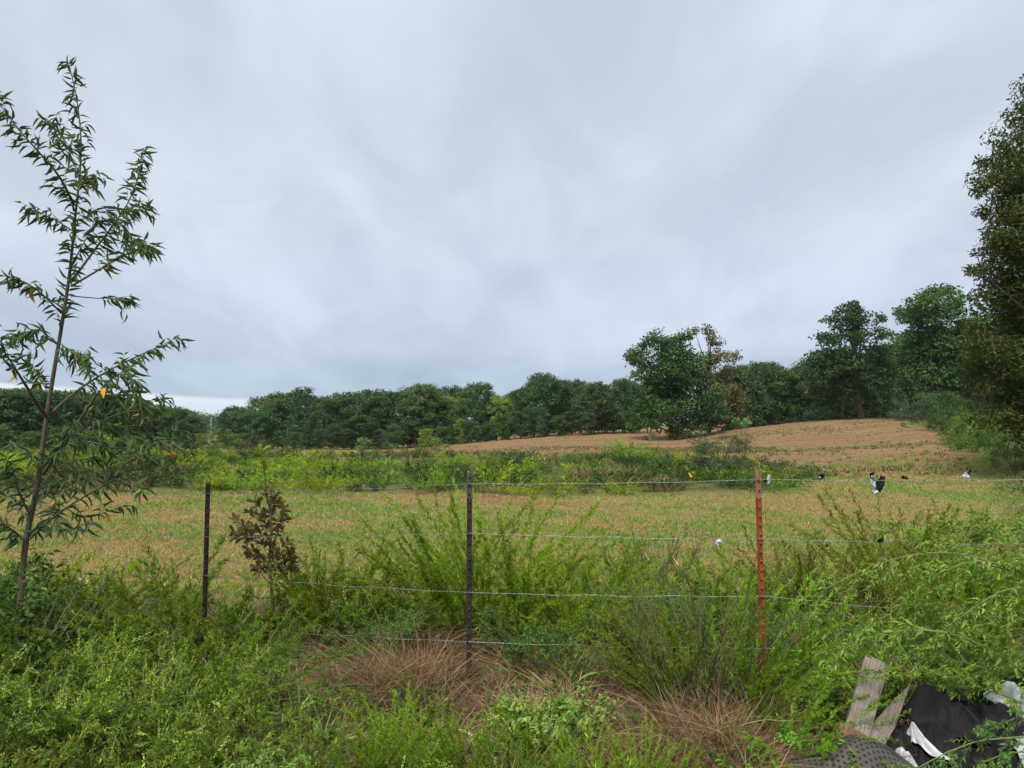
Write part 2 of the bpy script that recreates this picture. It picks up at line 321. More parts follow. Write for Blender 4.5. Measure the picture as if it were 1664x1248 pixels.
def limbs(mb, rng, base, top, r, blobs, nl=None, sides=7, r1=.25):
    """trunk polyline plus one limb to each blob"""
    K = 10; t = np.linspace(0, 1, K)[:, None]; H = np.linalg.norm(np.array(top)-base)
    tr = np.array(base)*(1-t)+np.array(top)*t; w = np.cumsum(rng.normal(0, .02*H, (K, 3))*np.array([1, 1, 0]), 0)*.5; w[0] = 0; tr = tr+w
    tubes(mb, tr[None], r, r*r1, sides); fl = tr[None, :2].copy(); 
    blobs = np.asarray(blobs, float); out = []
    for b in blobs if nl is None else blobs[rng.permutation(len(blobs))[:nl]]:
        tt = np.clip((b[2]-base[2])/H*.75-.12, .12, .95); s, _ = cev(tr[None], np.array([0]), np.array([tt])); s = s[0]
        e = b[:3]; mid = (s+e)/2+np.array([0, 0, -.06*np.linalg.norm(e-s)])+rng.normal(0, .04*H, 3)*.6
        u = np.linspace(0, 1, 8)[:, None]; out.append((1-u)**2*s+2*u*(1-u)*mid+u*u*e)
    out = np.array(out); tubes(mb, out, r*.38, r*.06, 5)
    tw, _ = spawn(rng, out, 3, .4, 1, H*.09, .2, .8, -.1, K=4); tubes(mb, tw, r*.09, r*.02, 3)
def rand_blobs(rng, h, wx, z0, n, rr=(.13, .2), shape='round'):
    out = []
    for i in range(n):
        t = (i+rng.random())/n; z = z0+(1-z0)*t
        prof = math.sin(math.pi*min(1, .18+.80*t))**.6 if shape == 'round' else (1-t*.88)**.9
        a = i*2.4+rng.normal(0, .4); rad = wx*prof*(.45+.5*rng.random()); r = h*rng.uniform(*rr)*(1 if shape == 'round' else (1.1-.6*t))
        out.append((rad*h*math.cos(a), rad*h*math.sin(a), min(z*h, h*1.0-r*.8), r))
    return np.array(out)
TREES = []
def proto_tree(seed, wx=.33, z0=.14, n=26, leaf=.03, base=(.058, .115, .036), alt=None, pa=0, shape='round', cover=6.5, rr=(.11, .19), tr=.014):
    """unit height tree"""
    rng = RN(seed); b = rand_blobs(rng, 1, wx, z0, n, rr, shape); cr = MB(); tk = MB()
    crown(cr, rng, b, leaf, cover, base, alt, pa); limbs(tk, rng, np.array([0, 0, -.03]), np.array([.02, .01, .82]), tr, b, 14)
    r = empty('broadleaf_tree' if shape == 'round' else 'cedar_tree', (0, -60, -40))
    cr.build('crown', 'tree_leaf', r); tk.build('trunk', 'bark', r, True); return r

# ------------------------------------------------------------------ GROUND
def axis(segs):
    o = []
    for a, b, s in segs: o += list(np.arange(a, b, s))
    return np.array(o+[segs[-1][1]])
ys = axis([(-400, -40, 60), (-40, 0, 5), (0, 9, .16), (9, 50, .42), (50, 130, 1.0), (130, 400, 18), (400, 2600, 220)])
xs = axis([(-2200, -400, 180), (-400, -80, 20), (-80, -14, 1.1), (-14, 14, .3), (14, 70, .9), (70, 400, 20), (400, 2200, 180)])
X, Y = np.meshgrid(xs, ys); Zt = tz(X, Y)
nx, ny = len(xs), len(ys)
gq = (np.arange(ny-1)[:, None]*nx+np.arange(nx-1)[None]).reshape(-1)
def fnoise(x, y, s, seed=0):
    r = RN(seed); v = 0
    for k in range(7):
        a = r.uniform(0, 6.28); f = s*(1.6**k)*.6; v = v+np.sin((x*np.cos(a)+y*np.sin(a))*f+r.uniform(0, 6.28)+1.3*np.sin((x*np.sin(a)-y*np.cos(a))*f*.7))/(1.35**k)
    return v/2.6
PXg = X/np.maximum(Y, .5)*F+832
def strip_edges(px):
    """near and far edge depth of the green weed strip by column"""
    near = np.interp(px, [-400, 100, 450, 900, 1150, 1290, 1330], [17, 18, 19.2, 19, 18.5, 19, 22])
    far = np.interp(px, [-400, 300, 650, 900, 1100, 1280, 1330], [75, 75, 52, 45, 42, 27, 22.5]); return near, far
ne, fa = strip_edges(PXg); nz1 = fnoise(X, Y, .5, 3)
weed = 1/(1+np.exp(-np.minimum(Y-ne+nz1*.9, (fa-Y+nz1*2.5)*.6)*2.5))*(PXg < 1345)
hill = np.clip((Y-20+fnoise(X, Y, .25, 41)*3)/9, 0, 1)*np.clip((PXg-560)/140, 0, 1)
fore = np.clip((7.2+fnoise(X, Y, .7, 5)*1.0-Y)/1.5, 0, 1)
edge = np.clip((PXg-(1600-(Y-20)*3.2)+fnoise(X, Y, .6, 8)*18)/30, 0, 1)*(Y > 11)*(Y < 75)
gb = MB(); gb.add(np.stack([X, Y, Zt], -1).reshape(-1, 3), q=np.stack([gq, gq+1, gq+1+nx, gq+nx], 1),
                  col=np.stack([np.maximum(weed, edge), hill, fore], -1).reshape(-1, 3))
m, nt, out = newmat('field_ground'); L = nt.links.new
tc = N(nt, 'NewGeometry'); at = N(nt, 'Attribute', attribute_name='Col'); sx = N(nt, 'SeparateColor'); L(at.outputs['Color'], sx.inputs[0])
def nzn(scale, det=6, rough=.6, stretch=None, dist=0):
    n = N(nt, 'TexNoise'); n.inputs['Scale'].default_value = scale; n.inputs['Detail'].default_value = det; n.inputs['Roughness'].default_value = rough; n.inputs['Distortion'].default_value = dist
    if stretch:
        mp = N(nt, 'Mapping'); mp.inputs['Scale'].default_value = stretch[0]; mp.inputs['Rotation'].default_value = stretch[1]
        L(tc.outputs['Position'], mp.inputs[0]); L(mp.outputs[0], n.inputs['Vector'])
    else: L(tc.outputs['Position'], n.inputs['Vector'])
    return n
def ramp(src, pts, interp='LINEAR'):
    cr = N(nt, 'ValToRGB'); e = cr.color_ramp.elements; cr.color_ramp.interpolation = interp
    while len(e) < len(pts): e.new(.5)
    for i, (p, c) in enumerate(pts): e[i].position = p; e[i].color = (*c, 1)
    L(src, cr.inputs[0]); return cr.outputs[0]
def mixc(f, a, b):
    mx = N(nt, 'Mix', data_type='RGBA'); L(f, mx.inputs[0]) if not isinstance(f, float) else setattr(mx.inputs[0], 'default_value', f)
    L(a, mx.inputs[6]); L(b, mx.inputs[7]); return mx.outputs[2]
fine = nzn(22, 8, .75); med = nzn(1.3, 7, .65); big = nzn(.22, 5, .6)
straw = ramp(fine.outputs['Fac'], [(.30, (.09, .06, .028)), (.45, (.21, .15, .065)), (.55, (.30, .23, .10)), (.72, (.45, .37, .19))])
green = ramp(fine.outputs['Fac'], [(.30, (.05, .07, .015)), (.5, (.15, .19, .045)), (.72, (.28, .30, .09))])
redd = ramp(fine.outputs['Fac'], [(.30, (.09, .045, .022)), (.5, (.27, .145, .07)), (.72, (.42, .27, .15))])
gm = ramp(med.outputs['Fac'], [(.40, (0, 0, 0)), (.60, (1, 1, 1))]); bm = ramp(big.outputs['Fac'], [(.40, (0, 0, 0)), (.62, (1, 1, 1))])
f1 = mixc(gm, straw, green); mm = N(nt, 'Math', operation='MULTIPLY'); L(bm, mm.inputs[0]); mm.inputs[1].default_value = .65
field = mixc(mm.outputs[0], f1, redd)
# mown hill: rows following the slope
rows = nzn(.55, 6, .6, ((.18, 1.5, 1), (0, 0, R(28))), .6); hm = nzn(3.2, 8, .75)
hillc = ramp(rows.outputs['Fac'], [(.25, (.15, .08, .045)), (.46, (.225, .135, .073)), (.6, (.27, .172, .093)), (.8, (.34, .24, .135))])
hf = ramp(hm.outputs['Fac'], [(.33, (.42, .38, .34)), (.47, (.88, .86, .82)), (.58, (1.0, 1.0, .96)), (.7, (1.35, 1.38, 1.3))])  # rough mottle; its contrast also puts furrow shading into the hill colour
ml = N(nt, 'Mix', data_type='RGBA', blend_type='MULTIPLY'); ml.inputs[0].default_value = 1; L(hillc, ml.inputs[6]); L(hf, ml.inputs[7])
hg = nzn(.45, 9, .78); hgm = ramp(hg.outputs['Fac'], [(.50, (0, 0, 0)), (.64, (.6, .6, .6))])
hillf = mixc(hgm, ml.outputs[2], green)
c2 = mixc(sx.outputs['Green'], field, hillf)
wg = ramp(med.outputs['Fac'], [(.35, (.05, .055, .02)), (.5, (.07, .10, .025)), (.65, (.10, .14, .03))])
c3 = mixc(sx.outputs['Red'], c2, wg)
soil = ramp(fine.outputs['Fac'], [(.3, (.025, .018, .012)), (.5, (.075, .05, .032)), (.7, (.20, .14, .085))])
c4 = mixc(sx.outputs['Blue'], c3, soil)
b = N(nt, 'BsdfPrincipled'); b.inputs['Roughness'].default_value = .95; b.inputs['Specular IOR Level'].default_value = .1; L(c4, b.inputs['Base Color'])
bp = N(nt, 'Bump'); bp.inputs['Strength'].default_value = .8; bp.inputs['Distance'].default_value = .06; L(fine.outputs['Fac'], bp.inputs['Height']); L(bp.outputs[0], b.inputs['Normal'])
L(b.outputs[0], out.inputs['Surface']); M['ground'] = m
gr = gb.build('ground', 'ground', smooth=True); tag(gr, kind='structure')

# stubble and short regrowth on the mown field (one mass)
def scatter_field():
    rng = RN(77); mb = MB(); n = 60000; d = np.exp(rng.uniform(math.log(6.0), math.log(34), n)); px = rng.uniform(-60, 1720, n); x = (px-832)/F*d
    a, b_ = strip_edges(px); keep = ~((d > a) & (px < 1345)); x, d, px = x[keep], d[keep], px[keep]; n = len(x)
    gn = fnoise(x, d, .9, 11)+fnoise(x, d, 3, 12)*.6; rn = fnoise(x, d, .35, 14); z = tz(x, d)
    isg = gn+rng.normal(0, .45, n) > .12
    per = 4; N_ = n*per; idx = np.repeat(np.arange(n), per); h = np.where(isg, .055, .04)[idx]*(.6+.9*rng.random(N_))*(1+d[idx]*.012)
    a = rng.uniform(0, 6.28, N_); b = np.stack([x[idx]+rng.normal(0, .03, N_), d[idx]+rng.normal(0, .03, N_), z[idx]-.005], 1)
    tl = rng.uniform(.2, 1.25, N_); dd = np.stack([np.cos(a)*np.sin(tl), np.sin(a)*np.sin(tl), np.cos(tl)], 1)
    base = np.where(isg[:, None], np.array([.12, .19, .04]), np.where((rn > .25)[:, None], np.array([.22, .14, .065]), np.array([.25, .205, .09])))[idx]
    nv = rng.normal(size=(N_, 3)); wd = .004+.0008*d[idx]
    put_leaves(mb, b, dd, nrm(nv), h, wd, vary(rng, base, N_, .22), 'diamond')
    return mb
tag(scatter_field().build('field_grass', 'leaf'), 'short straw coloured stubble and green regrowth on the mown field', 'grass', kind='stuff')
# low regrowth dots on the brown hill
def scatter_hill():
    rng = RN(78); mb = MB(); n = 22000; d = 20+64*rng.random(n)**1.5; px = rng.uniform(680, 1600, n); x = (px-832)/F*d; a, b_ = strip_edges(px)
    gn = fnoise(x, d, .25, 21)+fnoise(x, d, 1.1, 22)*.5; keep = (d > b_) & (gn+rng.normal(0, .4, n) > .1+(d-26)*.014) & (px < 1600-(d-20)*3.2)
    x, d = x[keep], d[keep]; n = len(x); z = tz(x, d); per = 4; idx = np.repeat(np.arange(n), per); N_ = n*per
    b = np.stack([x[idx]+rng.normal(0, .09, N_), d[idx]+rng.normal(0, .09, N_), z[idx]], 1); dd = rng.normal(size=(N_, 3)); dd[:, 2] = np.abs(dd[:, 2])*.8+.2
    put_leaves(mb, b, nrm(dd), nrm(rng.normal(size=(N_, 3))), .16, .06, vary(rng, (.12, .17, .05), N_, .25, alt=[(.3, .2, .1)], pa=.3), 'diamond'); return mb
tag(scatter_hill().build('hill_regrowth', 'leaf'), 'low green regrowth dotting the mown brown hillside', 'ground cover', kind='stuff')

# ------------------------------------------------------------------ WEED STRIP across the field
def tuft(rng, kind, s):
    mb = MB()
    if kind == 0:   # feathery yellow-green
        S = stems(rng, 16, s, .12*s, .8, .35, hv=.4, K=5); B, _ = spawn(rng, S, 9, .1, 1, .16*s, .5, .6, .1, K=3)
        leafify(mb, rng, B, 2, .0, 1, .13*s, .3, .5, (.22, .30, .024), 'diamond', .2, br=.22)
    elif kind == 1:  # leafy rounded, bluish green
        S = stems(rng, 12, s*.7, .25*s, .8, .2, hv=.4, K=5); B, _ = spawn(rng, S, 7, .2, 1, .2*s, .4, .9, .1, K=3)
        leafify(mb, rng, B, 4, .2, 1, .10*s, .55, .9, (.10, .185, .036), 'diamond', .2, br=.28)
    elif kind == 2:  # darker shrub
        S = stems(rng, 10, s*.9, .15*s, .7, .15, hv=.4, K=5); B, _ = spawn(rng, S, 9, .2, 1, .25*s, .4, .8, .0, K=3)
        leafify(mb, rng, B, 5, .1, 1, .08*s, .5, .9, (.035, .065, .02), 'diamond', .2, br=.22)
    elif kind == 3:  # coarse grass
        S = stems(rng, 70, s*.8, .25*s, .6, .3, hv=.5, K=5); ribbons(mb, S, .012*s+.006, rng, vary(rng, (.16, .235, .03), 70, .25))
    else:            # dry
        S = stems(rng, 60, s*.7, .3*s, .7, .25, hv=.5, K=5); ribbons(mb, S, .009*s+.005, rng, vary(rng, (.27, .19, .11), 60, .25, alt=[OLIVE], pa=.3))
    return mb
rt = RN(5); TU = {k: [tuft(rt, k, .8) for _ in range(4)] for k in range(5)}
def rotz(a, s=1.0, sz=None):
    c, n_ = math.cos(a), math.sin(a); return np.array([[c*s, -n_*s, 0], [n_*s, c*s, 0], [0, 0, (sz or s)]])
def strip_stuff():
    rng = RN(9); mb = MB()
    for i in range(1750):
        d = 17.5+(58-17.5)*rng.random()**1.8; px = rng.uniform(-80, 1335); a, b_ = strip_edges(px)
        if px < 650: pass
        if d < a-.1+.35*math.sin(px*.05) or d > b_-.5: continue
        x = (px-832)/F*d; k1 = fnoise(np.array([x]), np.array([d]), .16, 31)[0]; k2 = fnoise(np.array([x]), np.array([d]), .3, 32)[0]
        pk = [0, 0, 3, 1] if k1 > .3 else ([1, 1, 3, 0, 2] if k1 > -.15 else [1, 2, 4, 2]); k = pk[rng.integers(len(pk))]
        if k2 < -.35: k = [4, 2][rng.integers(2)]
        s = rng.uniform(.4, 1.15)*(1.0 if rng.random() < .8 else 1.35)*(.85 if d < 21 else 1.0)*(1+max(0, d-30)*.012)
        if d > b_-6: s *= .7
        mb.merge(TU[k][rng.integers(4)], rotz(rng.uniform(0, 6.28), s, s*rng.uniform(.7, 1.05)), (x, d, tz(x, d)[0]-.03), math.exp(rng.normal(0, .22)))
    return mb
tag(strip_stuff().build('weed_strip', 'leaf'), 'dense green and yellow weeds in the unmown strip across the field', 'weeds', kind='stuff')

# individual bushes that stand out of the strip
def bush(name, px, d, h, w, base, label, leaf=.05, n=12, alt=None, pa=0, cover=6, stemc='stem_b', seed=0, tall=1.0, cat='bush', group=None, asp=.5):
    rng = RN(1000+seed); g = G(px, d); r = empty(name, g); b = []
    for i in range(int(n*1.5)):
        a = rng.uniform(0, 6.28); q = math.sqrt(rng.random()); zz = rng.uniform(.12, .85)*(1-.35*q)
        b.append((w*.5*q*math.cos(a), w*.5*q*math.sin(a), h*zz*tall, min(w, h)*rng.uniform(.16, .28)))
    f = MB(); crown(f, rng, b, leaf, cover, base, alt, pa, sub=6, asp=asp); f.build('foliage', 'leaf', r)
    s = MB(); S = stems(rng, 9, h*.9, w*.08, .55, .1, K=7); tubes(s, S, .012*h+.004, .003, 5); s.build('stem', stemc, r)
    return tag(r, label, cat, group)
def fern(name, px, d, s, base, label, seed, group=None, H=1.0, n=26):
    rng = RN(2000+seed); r = empty(name, G(px, d)); st, fo = mb_feather(seed+300, H*s, n, .85, .4, base, r0=.25*s, rad=.22*s, per=14, lw=.2)
    # leaves bigger, since the tuft stands far off
    fo2 = MB(); S = stems(rng, n, H*s, .25*s, .85, .38, hv=.35, K=7); B, _ = spawn(rng, S, 13, .1, 1, .2*s, .5, .55, .1, K=3)
    leafify(fo2, rng, B, 4, 0, 1, .11*s, .22, .5, base, 'diamond', .2, br=.2); fo2.build('foliage', 'leaf', r)
    s2 = MB(); tubes(s2, S, .006, .002, 3); s2.build('stem', 'stem_g', r); return tag(r, label, 'weed', group)
YG = (.23, .31, .022); LG = (.14, .26, .03)
fern('feathery_weed', 528, 18.6, .95, YG, 'brightest yellow-green feathery tuft at the weed strip near edge, right of the left post', 1)
fern('feathery_weed', 690, 18.9, .8, LG, 'green feathery tuft in the weed strip just left of the middle post', 2)
fern('feathery_weed', 838, 18.5, .7, YG, 'small yellow-green tuft in the weed strip right behind the middle post wire', 3)
fern('feathery_weed', 912, 18.4, .85, YG, 'wide yellow-green tuft at the near edge of the weed strip, between middle and rusty posts', 4)
fern('feathery_weed', 1015, 18.3, .65, YG, 'low yellow-green tuft beside the small dark cedar in the weed strip', 5)
fern('feathery_weed', 400, 18.9, .85, LG, 'green feathery clump in the weed strip just right of the left post top', 6)
fern('feathery_weed', 1020, 33, 1.5, LG, 'large rounded bright green clump on the weed strip far edge below the mown hill', 7, n=40)
fern('feathery_weed', 735, 32, 1.0, LG, 'pale green clump standing at the far edge of the strip left of centre', 8)
fern('feathery_weed', 1120, 30, .9, YG, 'yellow-green clump left of the grey rounded shrub', 9)
bush('small_cedar', 972, 19.8, .95, .6, (.045, .10, .04), 'small dark green cedar in the weed strip beneath the first oak', .045, seed=1, cat='conifer', alt=[(.03, .07, .03)], pa=.3)
bush('round_shrub', 1168, 24, 1.75, 1.9, (.065, .095, .05), 'grey-green rounded shrub with see-through crown at the right of the weed strip', .055, n=20, cover=5, seed=2)
bush('thicket', 1235, 21.5, .95, 2.2, (.05, .085, .03), 'low dark thicket at right end of the weed strip behind the rusty post', .05, n=20, seed=3, alt=[(.16, .14, .05)], pa=.12, cover=5)
bush('thicket', 1290, 21.8, .75, 1.6, (.06, .10, .03), 'low tangled bush with white flower heads at the very right end of the weed strip', .05, n=14, seed=4, cover=5, alt=[(.5, .52, .42)], pa=.02)
bush('broadleaf_shrub', 700, 44, 1.6, 1.9, (.11, .18, .04), 'round green shrub on the skyline of the weed strip left of the middle post', .09, n=10, seed=5)
bush('broadleaf_shrub', 592, 60, 1.9, 1.4, (.09, .18, .05), 'small bright green bush standing before the middle wood', .11, n=10, seed=6)
bush('broadleaf_shrub', 640, 40, 1.1, 2.2, (.06, .10, .03), 'low dark shrub at the back of the weed strip below the middle wood', .08, n=10, seed=7)
bush('broadleaf_shrub', 455, 46, 1.2, 2.6, (.07, .11, .035), 'dark olive bush at the back of the weed strip near the utility pole', .09, n=12, seed=8)
bush('broadleaf_shrub', 800, 27, .9, 1.5, (.12, .19, .04), 'olive green bush deep in the weed strip behind the middle post', .06, n=10, seed=9)
bush('broadleaf_shrub', 350, 62, 2.6, 3.6, (.075, .13, .035), 'rounded light green bush at the foot of the utility pole', .12, n=14, seed=10, alt=[(.14, .19, .05)], pa=.3)
bush('broadleaf_shrub', 405, 75, 2.2, 4, (.085, .10, .05), 'brownish low bush right of the utility pole in front of the wood', .13, n=12, seed=11)
bush('broadleaf_shrub', 160, 50, 2.5, 5, (.12, .21, .05), 'bright green bush seen through the left sapling at the field edge', .11, n=16, seed=12)
bush('broadleaf_shrub', 270, 44, 1.6, 3.0, (.07, .13, .03), 'low mid green bush at the field edge right of the left sapling', .10, n=12, seed=13)
# tall thin sapling with a tuft of leaves on top, on the hill side of the strip
def lollipop():
    rng = RN(61); d = 24; g = G(1207, d); r = empty('thin_sapling', g); h = P(1205, 677, d)[2]-g[2]; s = MB(); f = MB()
    S = stems(rng, 4, h*.98, .12, .1, .03, hv=.12, wig=.012); tubes(s, S, .016, .005, 5); B, _ = spawn(rng, S, 12, .25, 1, .35, .3, .5, -.1); tubes(s, B, .004, .002, 3); s.build('stem', 'stem_b', r)
    crown(f, rng, [(0.02, 0, h*.9, .24), (-.22, 0, h*.93, .17), (.2, .05, h*.92, .2), (-.05, .05, h*.84, .17)], .085, 3, (.09, .2, .07), sub=6)
    leafify(f, rng, B, 3, .3, 1, .07, .4, .8, (.12, .2, .06), 'diamond'); f.build('crown', 'leaf', r)
    tag(r, 'thin several-stemmed sapling with a leafy green tuft on top before the brown hill', 'tree')
lollipop()
# grey stump by the first oak, utility pole
def stump():
    rng = RN(62); r = empty('tree_stump', G(1056, 74)); mb = MB(); K = 6; z = np.linspace(-.1, 1.0, K)
    tubes(mb, np.stack([.05*np.sin(z*3), 0*z, z], 1)[None], .24, .17, 9); mb.build('snag', 'bark', r, True)
    c = MB(); tubes(c, np.array([[[.02, 0, .95], [.10, 0, 1.15], [.2, .0, 1.3]]]), .09, .02, 6); c.build('broken_branch', 'bark', r)
    tag(r, 'short grey stump at the brown hillside edge left of the first oak trunk', 'stump')
stump()
def utility_pole():
    d = 105; g = G(344, d); r = empty('utility_pole', g); h = P(344, 677, d)[2]-g[2]; mb = MB()
    z = np.linspace(-.3, h, 6); tubes(mb, np.stack([0*z, 0*z, z], 1)[None], .12, .09, 8); mb.build('pole', 'pole', r, True)
    c = MB(); z = np.array([h-.02, h+.04]); tubes(c, np.stack([0*z, 0*z, z], 1)[None], .12, .10, 10); c.build('pole_cap', 'steel_grey', r)
    tag(r, 'pale thin utility pole standing in the gap between the two woods', 'utility pole')
utility_pole()

# ------------------------------------------------------------------ FAR WOODS
DK = (.05, .1, .033)
PT = [proto_tree(1, .34, .12, 26), proto_tree(2, .30, .10, 24, base=(0.050, 0.112, 0.042)), proto_tree(3, .36, .12, 30, base=(0.064, 0.126, 0.036)),
      proto_tree(4, .26, .10, 22, base=(0.053, 0.109, 0.039)), proto_tree(5, .38, .14, 30, base=(0.070, 0.126, 0.042), alt=[(.10, .08, .03)], pa=.06),
      proto_tree(6, .30, .1, 24, base=(0.048, 0.101, 0.036)), proto_tree(7, .22, .06, 22, base=(0.045, 0.098, 0.042), shape='cone'), proto_tree(8, .32, .08, 26, base=(.17, .25, .04))]
LOOK = ['dark round-topped', 'dark narrow', 'broad mid green', 'slim dark', 'wide olive-green', 'very dark leafy', 'pointed dark', 'yellow-green']
ORD = ['first', 'second', 'third', 'fourth', 'fifth', 'sixth', 'seventh', 'eighth', 'ninth', 'tenth', 'eleventh', 'twelfth', 'thirteenth', 'fourteenth', 'fifteenth', 'sixteenth', 'seventeenth', 'eighteenth', 'nineteenth', 'twentieth', 'twenty-first', 'twenty-second', 'twenty-third', 'twenty-fourth', 'twenty-fifth', 'twenty-sixth', 'twenty-seventh', 'twenty-eighth', 'twenty-ninth', 'thirtieth', 'thirty-first', 'thirty-second', 'thirty-third', 'thirty-fourth', 'thirty-fifth', 'thirty-sixth', 'thirty-seventh', 'thirty-eighth']
used = set()
def place_tree(k, px, d, top, wscale, label, group, rng, ground=None):
    g = G(px, d); h = P(px, top, d)[2]-g[2]; src = PT[k]; rz = rng.uniform(0, 6.28)
    t = dup(src, g, rz, (h*wscale, h*wscale, h*1.03)); t.rotation_euler = (rng.normal(0, .02), rng.normal(0, .02), rz)
    return tag(t, label, 'tree', group)
rw = RN(40)
def row(name, x0, x1, n, prof_x, prof_y, d0, d1, jit, seed, special={}, wsc=(1.1, 1.45), where=''):
    rng = RN(seed)
    for i in range(n):
        px = x0+(x1-x0)*(i+.5+rng.uniform(-.25, .25))/n; top = np.interp(px, prof_x, prof_y)+rng.uniform(-jit*.4, jit)
        d = d0+(d1-d0)*(i+.5)/n+rng.uniform(-3, 3); k = int(rng.integers(0, 6)) if i not in special else special[i]
        if rng.random() < .12 and i not in special: k = 6
        place_tree(k, px, d, top, rng.uniform(*wsc)*(1.0 if k != 6 else .9), f'{LOOK[k]} tree, {ORD[i]} from the left in {where}', name, rng)
MX = [330, 352, 370, 440, 465, 500, 560, 640, 700, 760, 780, 800, 815, 850, 880, 905, 950, 1000, 1040]
MY = [690, 674, 664, 650, 638, 636, 640, 638, 630, 638, 624, 648, 640, 628, 611, 622, 624, 620, 625]
row('trees of the middle wood', 362, 1060, 38, MX, MY, 108, 98, 20, 41, {20: 7, 24: 7}, (.85, 1.2), 'the middle wood front rank')
row('trees behind the middle wood', 350, 1090, 32, MX, [y-2 for y in MY], 122, 110, 14, 42, {}, (.9, 1.25), 'the middle wood rear rank')
LX = [-120, 0, 30, 100, 170, 200, 260, 300, 325]; LY = [640, 636, 632, 634, 640, 650, 652, 662, 676]
row('trees of the left wood', -90, 322, 20, LX, LY, 78, 98, 13, 43, {}, (.95, 1.35), 'the left wood front rank')
row('trees behind the left wood', -90, 318, 18, LX, LY, 98, 118, 5, 44, {}, (1.2, 1.5), 'the left wood rear rank')
RX = [1180, 1215, 1240, 1265, 1300, 1330, 1400, 1450]; RY = [600, 594, 590, 606, 592, 585, 575, 560]
row('trees behind the hilltop', 1185, 1440, 14, RX, RY, 92, 90, 14, 45, {}, (.85, 1.2), 'the hilltop wood front rank')
row('trees further behind the hilltop', 1180, 1700, 20, RX+[1700], [y-2 for y in RY]+[500], 108, 104, 6, 46, {}, (1.1, 1.4), 'the hilltop wood rear rank')
row('low trees under the wood edge', 366, 1040, 28, [360, 1010], [692, 662], 101, 92, 20, 47, {13: 7}, (1.1, 1.7), 'the low middle wood edge')
row('low trees before the left wood', -60, 330, 9, [-60, 330], [690, 702], 68, 88, 12, 48, {}, (1.2, 1.9), 'the low left wood edge')
# named ones of the wood
place_tree(7, 822, 100, 648, 1.0, 'brightest yellow-green tree in the middle wood, above the weed strip at centre', 'bright trees', rw)
place_tree(4, 885, 104, 607, .95, 'tallest pale olive tree rising over the middle wood', None, rw)
place_tree(6, 792, 103, 624, .8, 'dark narrow spire-topped tree rising over the middle wood', None, rw)
place_tree(4, 966, 93, 622, 1.25, 'large rounded olive tree with rusty tinge at the right end of the middle wood', None, rw)
place_tree(7, 749, 96, 680, .8, 'small light green tree at the foot of the middle wood', None, rw)
# far hill beyond the gap
def far_wood():
    rng = RN(50); mb = MB(); bl = []
    for i in range(420):
        d = rng.uniform(330, 520); px = rng.uniform(250, 460); top = rng.uniform(671, 682); p = P(px, top, d); bl.append((p[0], p[1], p[2]-5, 6+3*rng.random()))
        bl.append((p[0]+3, p[1]-6, p[2]-12, 8))
    crown(mb, rng, bl, 1.0, 3, (.045, .09, .04), sub=5); return mb
tag(far_wood().build('distant_wood', 'tree_leaf'), 'far-off wooded ridge seen through the gap beside the utility pole', 'wood', kind='stuff')
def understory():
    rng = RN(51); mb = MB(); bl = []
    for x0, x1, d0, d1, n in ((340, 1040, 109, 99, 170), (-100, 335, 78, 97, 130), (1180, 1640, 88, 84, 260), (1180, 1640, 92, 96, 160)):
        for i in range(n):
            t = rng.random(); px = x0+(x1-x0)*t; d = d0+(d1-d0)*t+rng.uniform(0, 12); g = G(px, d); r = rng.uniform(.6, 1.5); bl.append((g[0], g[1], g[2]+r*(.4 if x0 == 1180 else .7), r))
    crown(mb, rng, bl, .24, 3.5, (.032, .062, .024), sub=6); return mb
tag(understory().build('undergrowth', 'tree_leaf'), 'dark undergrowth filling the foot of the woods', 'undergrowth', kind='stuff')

# ------------------------------------------------------------------ HERO TREES (blob lists: image column, row, radius, depth offset)
def hero(name, basepx, d, blobs, leaf, cover, base, label, trunk_r, toppx, seed, alt=None, pa=0, asp=.62, nl=None, sub=11, basepy=None, extra=None, fat=1.22, fill=0):
    rng = RN(seed); g = G(basepx, d) if basepy is None else P(basepx, basepy, d); r = empty(name, g); bl = []
    for b in blobs:
        px, py, rp = b[:3]; rr = rp/F*d*fat; dd = b[3] if len(b) > 3 else rng.uniform(-1, 1)*1.0
        spread = (max(x[0] for x in blobs)-min(x[0] for x in blobs))/F*d*.33
        p = P(px, py, d+dd*spread); bl.append((*(p-g), rr))
        if len(b) <= 3: p = P(px+rng.uniform(-.5, .5)*rp, py+rng.uniform(-.3, .6)*rp, d-dd*spread*.8); bl.append((*(p-g), rr*.9))
    nb = len(bl)
    for k in range(fill):
        i_, j_ = rng.integers(0, nb, 2); t_ = rng.uniform(.3, .7); q = np.array(bl[i_])*(1-t_)+np.array(bl[j_])*t_; q[3] *= .85; bl.append(tuple(q))
    cr = MB(); crown(cr, rng, bl, leaf, cover, base, alt, pa, sub=sub, asp=asp)
    if extra: extra(cr, rng, g)
    cr.build('crown', 'tree_leaf', r); tk = MB()
    tp = P(*toppx, d)-g; limbs(tk, rng, np.array([0, 0, -.3]), tp, trunk_r, bl, nl); tk.build('trunk', 'bark', r, True)
    return tag(r, label, 'tree')
